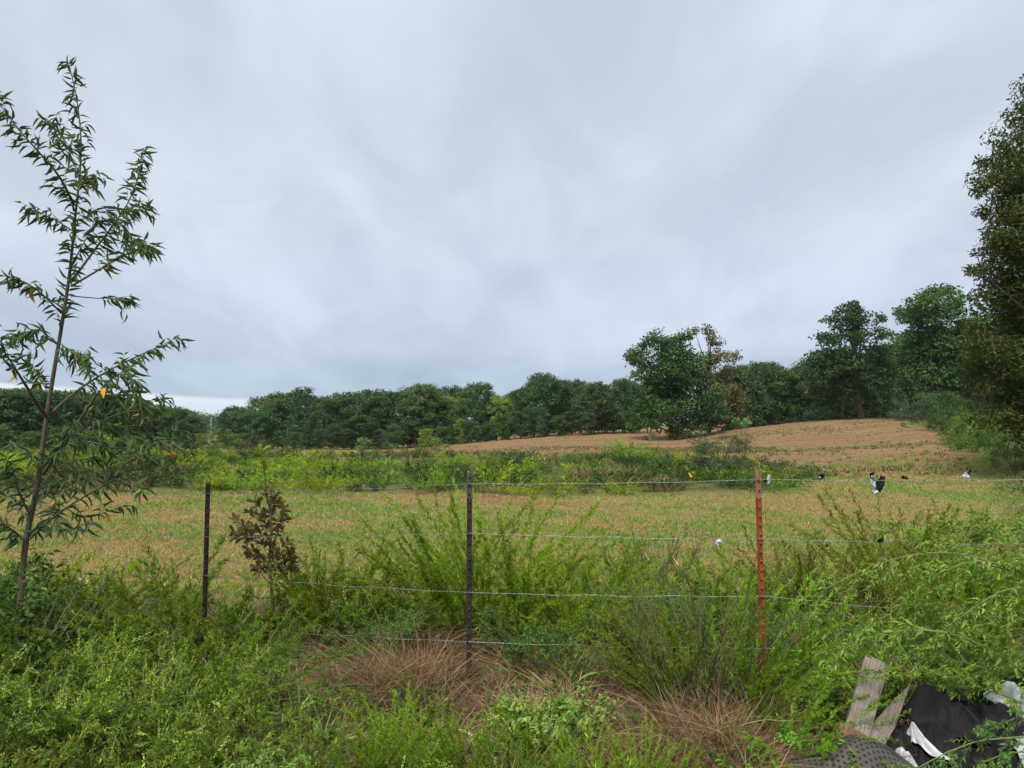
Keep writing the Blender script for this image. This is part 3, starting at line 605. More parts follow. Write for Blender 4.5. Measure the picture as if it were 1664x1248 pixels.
hero('oak_tree', 1090, 80, [(1066, 552, 17), (1050, 560, 13), (1032, 582, 17), (1022, 578, 11), (1048, 590, 18), (1080, 575, 24), (1108, 562, 24), (1125, 585, 24), (1098, 600, 28), (1070, 612, 22),
     (1130, 615, 26), (1110, 635, 28), (1075, 640, 24), (1050, 650, 20), (1145, 645, 24), (1120, 662, 26), (1085, 668, 26), (1055, 678, 20), (1140, 672, 20), (1035, 688, 15), (1150, 690, 14), (1060, 690, 15), (1115, 688, 18), (1165, 670, 20), (1130, 690, 16), (1160, 640, 16), (1045, 665, 18)],
     .30, 6.5, (.066, .135, .038), 'full green oak with visible trunk, standing on the brown hillside left of the reddish tree', .30, (1095, 590), 71, nl=12, fill=30)
hero('turning_oak_tree', 1150, 85, [(1130, 540, 11), (1150, 538, 12), (1165, 555, 14), (1182, 580, 16), (1160, 580, 14), (1185, 605, 16), (1165, 615, 18), (1192, 635, 16), (1170, 645, 22), (1150, 660, 20), (1185, 665, 22), (1200, 660, 14), (1175, 680, 18), (1195, 685, 16), (1155, 688, 16), (1210, 680, 12), (1160, 630, 20), (1145, 600, 16)],
       .26, 6, (.085, .10, .035), 'sparse oak turning reddish brown behind the lone green oak', .3, (1155, 560), 72, alt=[(.22, .11, .055), (.17, .12, .05), (.06, .11, .03), (.07, .12, .035)], pa=.42, nl=18, sub=9, fill=12, fat=1.2)
hero('oak_tree', 1400, 79, [(1385, 500, 16), (1372, 512, 16), (1400, 512, 17), (1360, 530, 18), (1392, 532, 22), (1340, 552, 20), (1370, 556, 24), (1405, 548, 22), (1425, 520, 13), (1432, 545, 16),
     (1328, 580, 20), (1355, 588, 24), (1390, 585, 26), (1425, 580, 22), (1318, 605, 16), (1340, 615, 22), (1372, 618, 24), (1410, 615, 24), (1440, 612, 18), (1330, 640, 18), (1360, 645, 18), (1425, 645, 18), (1385, 640, 18), (1322, 662, 10)],
     .29, 6.0, (.048, .095, .034), 'dark spreading oak on the hilltop with its bare trunk showing', .38, (1395, 550), 73, nl=14, fill=24)
hero('oak_tree', 1505, 73, [(1510, 480, 20), (1535, 478, 20), (1490, 492, 20), (1465, 505, 13), (1480, 515, 20), (1515, 510, 28), (1550, 500, 24), (1570, 530, 26), (1495, 545, 26), (1530, 550, 28), (1465, 550, 18),
     (1480, 580, 22), (1515, 590, 28), (1555, 580, 28), (1470, 610, 18), (1500, 622, 24), (1540, 625, 26), (1580, 610, 28), (1590, 560, 28), (1580, 650, 24), (1550, 655, 20)],
     .28, 6.5, (.060, .13, .038), 'tall mid green oak at the wood corner between dark oak and near right tree', .35, (1520, 540), 74, nl=12, fill=30)
def near_leaves(cr, rng, g): pass
hero('pecan_tree', 1800, 23, [(1672, 130, 22), (1690, 170, 40), (1650, 205, 20), (1625, 225, 22), (1650, 245, 34), (1690, 260, 50), (1595, 262, 13), (1612, 290, 28), (1650, 305, 40), (1592, 310, 16), (1600, 345, 13), (1630, 345, 26),
     (1680, 350, 50), (1640, 390, 34), (1615, 410, 20), (1592, 440, 16), (1620, 455, 30), (1660, 440, 44), (1590, 480, 18), (1610, 505, 30), (1650, 510, 44), (1580, 540, 22), (1600, 570, 32), (1650, 580, 46),
     (1575, 590, 16), (1620, 625, 30), (1660, 640, 40), (1630, 665, 26), (1650, 700, 32), (1680, 720, 30), (1590, 640, 22), (1600, 690, 22), (1640, 560, 36), (1680, 440, 50), (1690, 620, 50), (1740, 300, 90), (1750, 480, 90), (1740, 620, 70), (1800, 200, 80), (1850, 400, 100)],
     .15, 5.5, (.046, .078, .019), 'large dark olive tree filling the right edge of the picture', .3, (1800, 200), 75, asp=.36, alt=[(.075, .08, .02), (.035, .065, .016), (.10, .08, .03), (.05, .085, .022)], pa=.4, nl=26, sub=12, fill=95, fat=1.22)
# hedge of shrubs along the right field edge
bush('broadleaf_shrub', 1484, 66, 3.4, 3.4, (.07, .115, .05), 'grey-green young tree right of the dark hilltop oak', .12, n=14, seed=20, alt=[(.10, .14, .06)], pa=.3)
bush('broadleaf_shrub', 1382, 83, 1.9, 5.0, (.12, .19, .05), 'bright yellow-green bush at the foot of the dark hilltop oak', .16, n=12, seed=21)
bush('small_cedar', 1530, 50, 3.6, 2.9, (.045, .095, .035), 'pointed feathery green shrub where the brown field meets the hedge', .10, n=16, seed=22, cat='conifer')
bush('broadleaf_shrub', 1505, 54, 1.3, 3.6, (.06, .09, .03), 'low dark shrub where the hedge starts at the hilltop', .10, n=10, seed=23)
bush('broadleaf_shrub', 1566, 40, 2.3, 2.3, (.08, .155, .03), 'light green shrub in the hedge under the overhanging right tree', .08, n=16, seed=24)
bush('broadleaf_shrub', 1588, 34, 2.0, 2.2, (.085, .17, .03), 'brightest green shrub at the bottom of the right hedge', .07, n=16, seed=25)
bush('broadleaf_shrub', 1628, 30, 1.5, 2.0, (.06, .12, .03), 'mid green shrub at the right frame edge under the tree', .065, n=14, seed=26)
bush('broadleaf_shrub', 1650, 25, 1.2, 2.0, (.07, .11, .035), 'drooping grassy shrub below the hedge at the right frame edge', .06, n=14, seed=27)
bush('broadleaf_shrub', 1660, 18.5, .75, 1.3, (.075, .105, .035), 'dark olive low bush nearest the fence at the right field edge', .05, n=12, seed=28)
bush('broadleaf_shrub', 1545, 60, 3.0, 4.0, (.035, .07, .025), 'dark shrub beneath the tall mid green oak', .12, n=14, seed=29)
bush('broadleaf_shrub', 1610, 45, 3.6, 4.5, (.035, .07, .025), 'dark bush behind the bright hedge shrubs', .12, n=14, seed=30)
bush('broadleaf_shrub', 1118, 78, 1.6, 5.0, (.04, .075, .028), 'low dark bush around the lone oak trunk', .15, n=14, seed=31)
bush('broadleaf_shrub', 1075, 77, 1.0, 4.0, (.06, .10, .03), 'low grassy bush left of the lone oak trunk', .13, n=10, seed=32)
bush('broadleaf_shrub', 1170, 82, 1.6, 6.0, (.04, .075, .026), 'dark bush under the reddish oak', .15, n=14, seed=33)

# ------------------------------------------------------------------ FOREGROUND PLANTS
def PR(name, parts):
    r = empty(name, (0, -80, -60))
    for nm, mb, mat in parts: mb.build(nm, mat, r)
    PROTO_ROOTS.append(r); return r
def pr_rag(seed, **k):
    st, fo, sk = mb_ragweed(seed, **k); ps = [('stem', st, 'stem_g'), ('foliage', fo, 'leaf')]
    if k.get('sp', 1): ps.append(('seed_spikes', sk, 'leaf'))
    return PR('ragweed', ps)
def pr_feather(seed, **k):
    st, fo = mb_feather(seed, **k); return PR('feathery_weed', [('stem', st, 'stem_g'), ('foliage', fo, 'leaf')])
def pr_broad(seed, name='leafy_herb', stem='stem_g', **k):
    st, fo = mb_broad(seed, **k); return PR(name, [('stem', st, stem), ('foliage', fo, 'leaf')])
def put(src, px, d, s, rz, label, cat='weed', group=None, tilt=(0, 0), dz=-.02):
    t = dup(src, G(px, d, dz), R(rz), s, tilt); return tag(t, label, cat, group)

RAG = [pr_rag(101), pr_rag(102, H=.7, base=(.085, .155, .025)), pr_rag(103, H=.8, n=11, base=(.115, .19, .025), spike=(.32, .42, .08))]
RAGN = [pr_rag(104, H=.7, base=(.075, .16, .045), sp=0), pr_rag(105, H=.75, base=(.065, .14, .035), sp=0)]
FEA = [pr_feather(111, n=18), pr_feather(112, n=16, tilt=.85, bend=.25, base=(.11, .18, .025)), pr_feather(113, n=24, tilt=.5, bend=.12, base=(.15, .27, .02))]
FEL = [pr_feather(114, n=18, tilt=.7, wind=(-.5, 0), bend=.2, base=(.14, .22, .022)), pr_feather(115, n=18, tilt=.7, wind=(.55, -.05), bend=.17, base=(.135, .235, .022))]
FAN = pr_feather(117, n=20, tilt=.85, bend=.08, base=(.15, .25, .022), H=1.35)
FEO = [pr_feather(116, n=20, tilt=.5, bend=.15, base=(.14, .165, .028), H=1.3)]
BRO = []
for sd_, k in ((121, {}), (122, dict(base=(.07, .15, .03)))):
    st, fo = mb_broom(sd_, **k); BRO.append(PR('many_stemmed_weed', [('stem', st, 'stem_b'), ('foliage', fo, 'leaf')]))
HERB = [pr_broad(131, base=(.23, .34, .085), leaf=.05, n=12), pr_broad(132, base=(.11, .30, .02), leaf=.04, H=.3, tilt=.9, n=14), pr_broad(133, base=(.06, .13, .03), leaf=.05, H=.5, n=14), pr_broad(134, base=(.05, .11, .035), leaf=.04, H=.8, n=16)]
GRS = [PR('grass_clump', [('blades', mb_grass(141, .75, 60, .006), 'leaf')]), PR('grass_clump', [('blades', mb_grass(142, .6, 45, .009, (.17, .26, .08), tilt=.6, bend=.55), 'leaf')])]
DRYP = [PR('dry_grass', [('blades', mb_grass(151, .9, 560, .0028, (.215, .145, .075), r0=.22, tilt=1.0, bend=.55, dead=.45, deadcol=((.13, .08, .045), (.36, .28, .16), (.18, .11, .06), (.11, .15, .04)), K=10, wig=.035), 'dry')]),
        PR('dry_grass', [('blades', mb_grass(152, 1.0, 620, .003, (.19, .125, .065), r0=.34, tilt=.7, bend=.45, dead=.4, wind=(-.4, -.1), deadcol=((.16, .10, .055), (.30, .24, .14), (.22, .135, .075), (.11, .07, .045), (.13, .18, .04)), K=10, wig=.03), 'dry')])]
TWG = [PR('dead_twigs', [('twigs', mb_twigs(161), 'stem_w')]), PR('dead_twigs', [('twigs', mb_twigs(162, .6, 10, .003), 'stem_b')])]

# low tangled mass under and between the plants (nobody could count it)
def tangle():
    rng = RN(201); A = MB(); D = MB(); K = {}
    def small_rag(sd):
        st, fo, sk = mb_ragweed(sd, H=.38, n=5); fo.merge(sk) if sk.v else 0; return fo
    def small_fea(sd, base): st, fo = mb_feather(sd, H=.55, n=7, per=30, base=base, tilt=.7); return fo
    K['rag'] = [small_rag(211), small_rag(212), small_rag(213)]
    K['fea'] = [small_fea(214, GREEN), small_fea(215, OLIVE), small_fea(216, BRIGHT)]
    K['grs'] = [mb_grass(217, .45, 50, .004, (.11, .17, .045), r0=.12, tilt=.8, dead=.3), mb_grass(218, .5, 60, .004, (.14, .2, .05), r0=.14, tilt=.7, dead=.2)]
    K['dry'] = [mb_grass(219, .45, 120, .0028, (.28, .19, .10), r0=.16, tilt=1.1, bend=.35, dead=.6, wig=.05, deadcol=(BROWN, (.11, .07, .045), (.38, .3, .17))), mb_grass(220, .42, 130, .0028, (.20, .12, .07), r0=.18, tilt=1.1, bend=.3, dead=.5, wig=.05, deadcol=(BROWN, (.09, .06, .04), (.34, .25, .14)))]
    K['brd'] = [mb_broad(221, .25, 6, (.07, .15, .04), .04)[1], mb_broad(222, .22, 6, (.06, .12, .03), .035)[1]]
    for i in range(1150):
        d = 3.1+5.4*rng.random()**.85; px = rng.uniform(-260, 1920); x = (px-832)/F*d
        if d > 7.0+fnoise(np.array([x]), np.array([d]), 1.1, 5)[0]*1.0: 
            if rng.random() < .75: continue
        z = tz(x, d)[0]-.02; dead = (480 < px < 800 and 4.0 < d < 5.6) or (930 < px < 1260 and 3.4 < d < 4.5) or (760 < px < 1000 and 4.0 < d < 5.4)
        soil_ = (900 < px < 1130 and 3.6 < d < 4.1)
        if dead: pk = ['dry', 'dry', 'dry', 'dry', 'grs', 'brd']
        elif px < 520 and d < 5.6: pk = ['rag', 'rag', 'fea', 'grs', 'brd', 'dry', 'dry']
        elif px > 1250 and d < 4.4: pk = ['grs', 'brd', 'dry', 'dry', 'rag']
        elif px > 1250: pk = ['grs', 'fea', 'grs', 'dry', 'rag', 'rag']
        elif d > 6: pk = ['fea', 'grs', 'grs', 'dry', 'dry']
        else: pk = ['rag', 'fea', 'fea', 'grs', 'dry', 'dry']
        if 1270 < px < 1700 and d < 4.15: continue
        if px < 500 and d < 4.6 and rng.random() < .45: continue
        if soil_ and rng.random() < .7: continue
        k = pk[rng.integers(len(pk))]; s = rng.uniform(.6, 1.25)*(.75 if dead and k != 'dry' else 1)*(1.15 if 5.6 < d < 6.8 else (.62 if 4.5 < d and px < 760 else .85))
        (D if k == 'dry' else A).merge(K[k][rng.integers(len(K[k]))], rotz(rng.uniform(0, 6.28), s, s*rng.uniform(.7, 1.1)), (x, d, z), math.exp(rng.normal(0, .24)))
    return A, D
A_, D_ = tangle()
tag(A_.build('undergrowth_greens', 'leaf'), 'tangled low green weeds and grass along the fence line', 'weeds', kind='stuff')
tag(D_.build('dead_grass', 'dry'), 'matted dead straw coloured grass lying between the fence weeds', 'dead grass', kind='stuff')
def litter():
    rng = RN(230); mb = MB(); n = 9000; d = rng.uniform(3.0, 5.6, n); px = rng.uniform(-200, 1850, n); x = (px-832)/F*d; z = tz(x, d)+.004
    a = rng.uniform(0, 6.28, n); L_ = rng.uniform(.05, .22, n); d0 = np.stack([np.cos(a), np.sin(a), rng.uniform(.0, .35, n)], 1)*L_[:, None]; g = np.zeros((n, 3)); g[:, 2] = -L_*.25
    g[:, :2] = rng.normal(0, .03, (n, 2)); Pl = quad_curves(np.stack([x, d, z], 1), d0, g, 5)
    ribbons(mb, Pl, .0022, rng, vary(rng, STRAW, n, .3, alt=[(.14, .09, .05), (.09, .06, .035), (.36, .28, .17)], pa=.75)); return mb
tag(litter().build('straw_litter', 'dry'), 'loose straw and dead stalks littering the ground below the fence', 'litter', kind='stuff')

# --- left ragweed bank
i = 0
RG = 'ragweed plants massed at the lower left'
lab = 'ragweed plant with pale green seed spikes, one of the mass filling the lower left corner'
for px, d, s, rz in [(-40, 3.9, 1.0, 10), (40, 3.7, .95, 80), (120, 3.85, .9, 200), (10, 4.4, 1.0, 300), (190, 3.65, .85, 140), (260, 3.8, .9, 20), (95, 4.35, .95, 250), (180, 4.3, .95, 60), (330, 3.75, .7, 330), (60, 3.4, .7, 15), (220, 3.45, .65, 120), (320, 3.5, .55, 190)]:
    put(RAG[i % 3], px, d, s, rz, lab, 'weed', RG); i += 1
put(RAG[2], 410, 4.05, .8, 30, 'brightest lime green ragweed arching right at the foot of the left post', tilt=(0, .25))
put(RAG[1], 285, 4.5, .72, 100, 'ragweed standing just left of the left post base')
put(RAGN[0], 455, 4.4, .6, 200, 'dull green ragweed between the left post and the dead grass mound')
put(FEL[0], 290, 4.9, .72, 0, 'long feathery weed sweeping left in front of the left post', tilt=(0, -.12))
put(FEL[0], 225, 5.2, .62, 40, 'arching feathery weed left of the left post, under the third wire')
put(RAG[0], 30, 5.0, .9, 10, 'tangled ragweed at the left frame edge below the leafy vine')
put(RAGN[1], 140, 4.9, .6, 170, 'shaded ragweed clump right of the sapling foot')
put(FEA[1], 170, 5.9, .6, 100, 'dull feathery weed behind the pale dead twigs at left')
put(FEL[1], 215, 6.1, .62, 10, 'feathery weed leaning right toward the left post, over the mown grass')
put(TWG[0], 160, 5.0, 1.35, 20, 'pale bare dead twigs standing above the weeds right of the sapling', 'dead plant')
put(TWG[0], 30, 4.7, .9, 160, 'grey dead vine stalks in the dark gap at the left frame edge', 'dead plant')
bush('leafy_vine', 26, 4.36, 1.0, .9, (.06, .12, .028), 'small leafy vine hiding the foot of the tall young tree', .042, n=22, cover=5, seed=62, alt=[(.1, .18, .035)], pa=.3, cat='vine')
bush('leafy_vine', 12, 4.95, 1.02, .95, (.055, .115, .028), 'dark green leafy vine mass under the sapling at the left frame edge', .045, n=22, cover=4.5, seed=60, alt=[(.09, .17, .035), (.12, .21, .035)], pa=.3, cat='vine')
bush('leafy_shrub', 100, 5.3, .95, .7, (.075, .135, .028), 'yellowish green leafy bush just right of the sapling foot, behind the third wire', .05, n=14, cover=3.5, seed=61, alt=[(.15, .2, .03)], pa=.3)
put(HERB[3], 75, 5.3, 1.2, 90, 'leafy dark green bush just right of the sapling trunk base')
put(HERB[2], 95, 5.2, 1.2, 10, 'bright leafed vine climbing right of the sapling trunk')
put(FEA[0], 60, 5.5, .85, 120, 'feathery weed rising behind the leafy vine at far left')
put(HERB[3], -60, 5.0, 1.2, 220, 'dark leafy bush cut by the left frame edge')
# --- around the left and middle posts
put(FEA[0], 560, 5.9, .82, 20, 'feathery weed half way between left and middle posts')
put(FEA[2], 515, 6.2, .62, 80, 'light feathery weed right of the brown-leaved sapling')
put(RAGN[0], 545, 5.2, .62, 60, 'green ragweed leaning over the left end of the dead grass mound')
put(RAGN[1], 610, 5.5, .75, 150, 'green ragweed behind the dead grass mound left of the middle post')
put(RAGN[1], 450, 5.4, .5, 10, 'ragweed at the foot of the brown-leaved sapling')
put(FEL[0], 740, 5.9, .95, 0, 'feathery weed bending far to the left beside the middle post')
put(FEL[0], 700, 6.3, .85, 20, 'olive feathery weed lying leftward behind the middle post')
put(FAN, 745, 6.5, .95, 130, 'lower feathery fan of plumes spreading left behind the middle post')
put(FAN, 860, 6.3, .85, 250, 'feathery plumes fanning right behind the middle post, over the second wire')
put(FAN, 800, 6.4, 1.15, 0, 'tallest feathery weed, fanning out behind the middle post above the top wire')
put(FEA[0], 790, 6.2, .85, 120, 'broad feathery weed at the back of the middle post')
put(FEA[1], 840, 6.1, .9, 220, 'feathery weed spreading right of the middle post')
put(FEL[1], 870, 5.9, .85, 330, 'bright green feathery weed bending right of the middle post')
put(FEA[0], 930, 5.7, .8, 40, 'feathery weed under the third wire right of the middle post')
put(RAGN[0], 850, 5.3, .8, 0, 'grey-green weed in front of the feathery fan right of the middle post')
put(RAGN[1], 920, 5.1, .75, 60, 'dark green weed between middle post and many-stemmed bush')
put(FEA[2], 985, 6.1, .72, 10, 'light feathery weed left of the dark cone-shaped weed')
put(GRS[0], 640, 5.7, .8, 30, 'green grass clump sticking up left of the middle post', 'grass')
put(GRS[1], 905, 4.7, .8, 0, 'broad-bladed green grass right of the middle post foot', 'grass')
put(GRS[1], 800, 4.5, .6, 90, 'drooping pale grass blades just right of the middle post base', 'grass')
put(GRS[0], 940, 4.8, .75, 200, 'tall green grass beside the pale leafy herb', 'grass')
# --- dead grass
put(DRYP[0], 620, 4.9, .5, 130, 'ragged brown straw at the back of the mound, left of the middle post', 'dead grass')
put(DRYP[0], 545, 4.7, .42, 300, 'short brown straw tuft left of the straw mound', 'dead grass')
put(RAGN[1], 640, 4.35, .42, 10, 'small green weed poking through the straw mound')
put(GRS[0], 700, 4.5, .55, 80, 'green grass stalks growing through the straw mound', 'grass')
put(DRYP[1], 655, 4.75, .66, 0, 'big mound of arching dead brown grass left of the middle post', 'dead grass')
put(DRYP[1], 715, 4.9, .5, 20, 'dead straw arching over the base of the middle post', 'dead grass')
put(DRYP[0], 590, 4.5, .7, 60, 'dead grass clump at the left end of the straw mound', 'dead grass')
put(DRYP[0], 700, 4.35, .62, 200, 'dull flattened straw in front of the middle post', 'dead grass')
put(DRYP[0], 870, 4.9, .6, 10, 'dead straw under the grass right of the middle post', 'dead grass')
put(RAGN[1], 1150, 3.75, .32, 40, 'small green weed in the dead grass below the many-stemmed bush')
put(RAGN[0], 1040, 4.0, .34, 200, 'low green weed at the left of the right hand dead grass')
put(DRYP[0], 1110, 4.0, .62, 100, 'dead brown grass spreading around the many-stemmed weed foot', 'dead grass')
put(DRYP[0], 1200, 3.9, .55, 30, 'dead grass clump between many-stemmed weed and planks', 'dead grass')
put(DRYP[1], 1180, 3.7, .45, 180, 'dead grass at the bottom edge left of the black mat', 'dead grass')
put(DRYP[0], 930, 4.05, .55, 270, 'small dead grass arch near the bottom right of the pale herb', 'dead grass')
put(DRYP[0], 1060, 3.75, .5, 20, 'dead straw beside the right hand bright weed at the bottom', 'dead grass')
# --- bottom edge bright weeds
for px, d, s, rz, l in [(600, 3.45, .33, 0, 'bright green feathery weed at the bottom edge left of centre'), (690, 3.5, .36, 90, 'lime tipped feathery weed rising at the bottom edge below the middle post'),
                        (760, 3.5, .38, 200, 'full green feathery weed at the bottom edge right below the middle post'), (640, 3.55, .38, 30, 'feathery weed with a slanting plume below the straw mound'), (830, 3.45, .28, 10, 'short green feathery weed at the bottom centre')]:
    put(FEA[2], px, d, s, rz, l)
put(FEL[1], 1300, 3.68, .5, 345, 'olive feathery plume crossing in front of the grey plank', tilt=(0, .3))
put(BRO[0], 1395, 3.6, .3, 30, 'small leafy weed growing up against the planks', tilt=(0, .2))
put(HERB[2], 1455, 3.62, .4, 30, 'small dark leaved herb between splintered board and tarp')
put(BRO[0], 720, 3.45, .38, 10, 'soft leafy weed filling the bottom edge under the middle post')
put(BRO[1], 600, 3.5, .38, 60, 'fine leafed weed at the bottom edge left of centre')
put(RAGN[0], 870, 3.6, .45, 10, 'small fern-leafed weed at the bottom edge right of centre')
put(FEA[2], 1035, 3.4, .33, 40, 'bright upright weed at the bottom edge below the bare soil', tilt=(0, .05))
put(FEA[2], 945, 3.4, .30, 120, 'bright pointed weed at the bottom edge left of the bare soil')
put(FEA[2], 1085, 3.4, .24, 300, 'small bright weed at the bottom edge right of the bare soil')
put(HERB[0], 890, 3.95, 1.0, 0, 'pale mint-green leafy herb in front of the tall green grass')
put(HERB[0], 935, 4.05, .85, 120, 'pale leafy herb right beside the tall grass foot')
put(HERB[0], 415, 3.5, .85, 90, 'pale leafy herb at the bottom edge left of the broad grass')
put(HERB[0], 470, 3.5, .65, 10, 'small pale herb at the bottom edge in the dry gap')
put(GRS[1], 510, 3.75, .75, 20, 'broad grass blades with yellowing tips beneath the straw mound left end', 'grass')
put(GRS[1], 550, 3.9, .8, 120, 'tall broad grass in front of the dead grass mound', 'grass')
put(GRS[0], 490, 4.1, .85, 200, 'long thin grass stalks leaning across the left end of the straw mound', 'grass')
# --- many stemmed shrub in the right centre
put(BRO[0], 1120, 4.35, 1.12, 0, 'many-stemmed brown-stalked weed bush left of the rusty post')
put(BRO[1], 1165, 4.5, 1.02, 80, 'green leafy half of the many-stemmed bush, next to the rusty post')
put(FEL[0], 1085, 4.7, .7, 10, 'feathery branch fan bending left out of the many-stemmed bush')
put(FEL[0], 1075, 4.4, .42, 340, 'low feathery fan left of the many-stemmed bush over dead grass')
put(FEL[1], 1230, 4.35, .85, 0, 'feathery fronds bending right across the rusty post foot')
put(FEL[1], 1250, 4.05, .5, 340, 'low feathery fronds hanging over the grey plank')
put(RAGN[0], 1190, 5.3, .9, 10, 'bright green ragweed behind the rusty post at left')
put(RAGN[1], 1110, 5.6, .85, 60, 'green ragweed behind the many-stemmed bush')
put(BRO[1], 1030, 5.4, .8, 30, 'fine-leaved weed between the tall grass and many-stemmed bush')
# dark cone-shaped dried weed
st_, fo_ = mb_broom(171, H=.95, n=22, base=(.06, .075, .035))
r_ = empty('drying_weed', G(1057, 6.3)); st_.build('stem', 'stem_b', r_); fo_.build('foliage', 'leaf', r_); r_.scale = (.62, .62, 1.0); tag(r_, 'dark cone-shaped drying weed with hanging grey stalks, under the second wire', 'weed')
# --- right back feathery weeds
put(FEO[0], 1440, 6.3, 1.08, 0, 'tall olive feathery weed reaching the top wire below the big plastic scrap')
put(FEO[0], 1480, 6.8, .95, 90, 'upright olive feathery weed right of the big plastic scrap')
put(FEO[0], 1390, 6.5, .75, 200, 'olive feathery weed leaning under the small black scrap')
put(FEA[0], 1590, 6.3, .95, 40, 'wide feathery weed at right behind the second wire')
put(FEA[1], 1640, 6.6, .95, 300, 'feathery weed at the right frame edge behind the fence')
put(FEA[0], 1540, 6.6, .72, 150, 'low feathery weed in front of the pinkish dry weeds')
put(FEO[0], 1290, 6.0, .75, 100, 'dull feathery weed just right of the rusty post')
put(FEO[0], 1330, 6.6, .6, 20, 'short feathery weed right of the rusty post under the second wire')
put(FEA[1], 1240, 6.4, .7, 10, 'arching dark feathery weed right behind the rusty post')
put(TWG[1], 1330, 6.0, 1.6, 0, 'thin bare dark stalks standing behind the fence right of the rusty post', 'dead plant')
put(TWG[1], 1545, 7.0, 1.5, 90, 'pinkish brown dry twiggy weed in the field right of the big plastic scrap', 'dead plant')
put(GRS[0], 1400, 4.7, .8, 40, 'yellowing grass clump behind the grey plank', 'grass')
put(GRS[0], 1500, 4.6, .85, 240, 'green and tan grass clump behind the black tarp', 'grass')
put(GRS[0], 1590, 4.8, .85, 100, 'grass clump at right behind the white plastic', 'grass')
put(RAGN[1], 1420, 5.2, .8, 10, 'ragweed in the middle of the right side behind the plank')
put(RAGN[0], 1620, 5.0, .95, 60, 'ragweed by the right frame edge under the arching weed')
put(RAGN[0], 1350, 4.5, .6, 200, 'fine green ragweed left of the grey plank top')
put(HERB[2], 1345, 4.2, .75, 30, 'dark leaved herb beside the grey plank')
put(HERB[2], 1480, 4.25, .7, 200, 'dark leaved herb behind the splintered board')
put(HERB[2], 1580, 4.3, .75, 20, 'dark leaved herb growing behind the tarp')
put(HERB[1], 1275, 3.42, 1.15, 0, 'vivid green round-leaved herb left of the brown plank foot')
put(HERB[1], 1320, 3.5, .95, 100, 'vivid green round-leaved herb touching the brown plank')
put(HERB[1], 1290, 3.95, .8, 200, 'small vivid green herb in dead grass left of the planks')

put(FEL[0], 380, 4.3, .7, 180, 'bright long plumes bending right at the lower left post foot')
put(FEL[0], 120, 4.6, .75, 20, 'long lime plumes sweeping left across the lower left weeds')
put(FEA[2], 1560, 5.4, .8, 60, 'bright feathery weed behind the arching right hand weed')
put(FEA[2], 1180, 5.9, .65, 60, 'bright feathery weed behind the many-stemmed bush near the rusty post')
put(TWG[1], 560, 4.6, .9, 60, 'thin bare brown stalks rising from the straw mound left end', 'dead plant')
put(TWG[1], 1000, 4.6, .9, 160, 'thin bare brown stalks left of the many-stemmed bush', 'dead plant')
put(TWG[0], 250, 4.4, .8, 200, 'pale dead stalks among the ragweed left of the left post', 'dead plant')
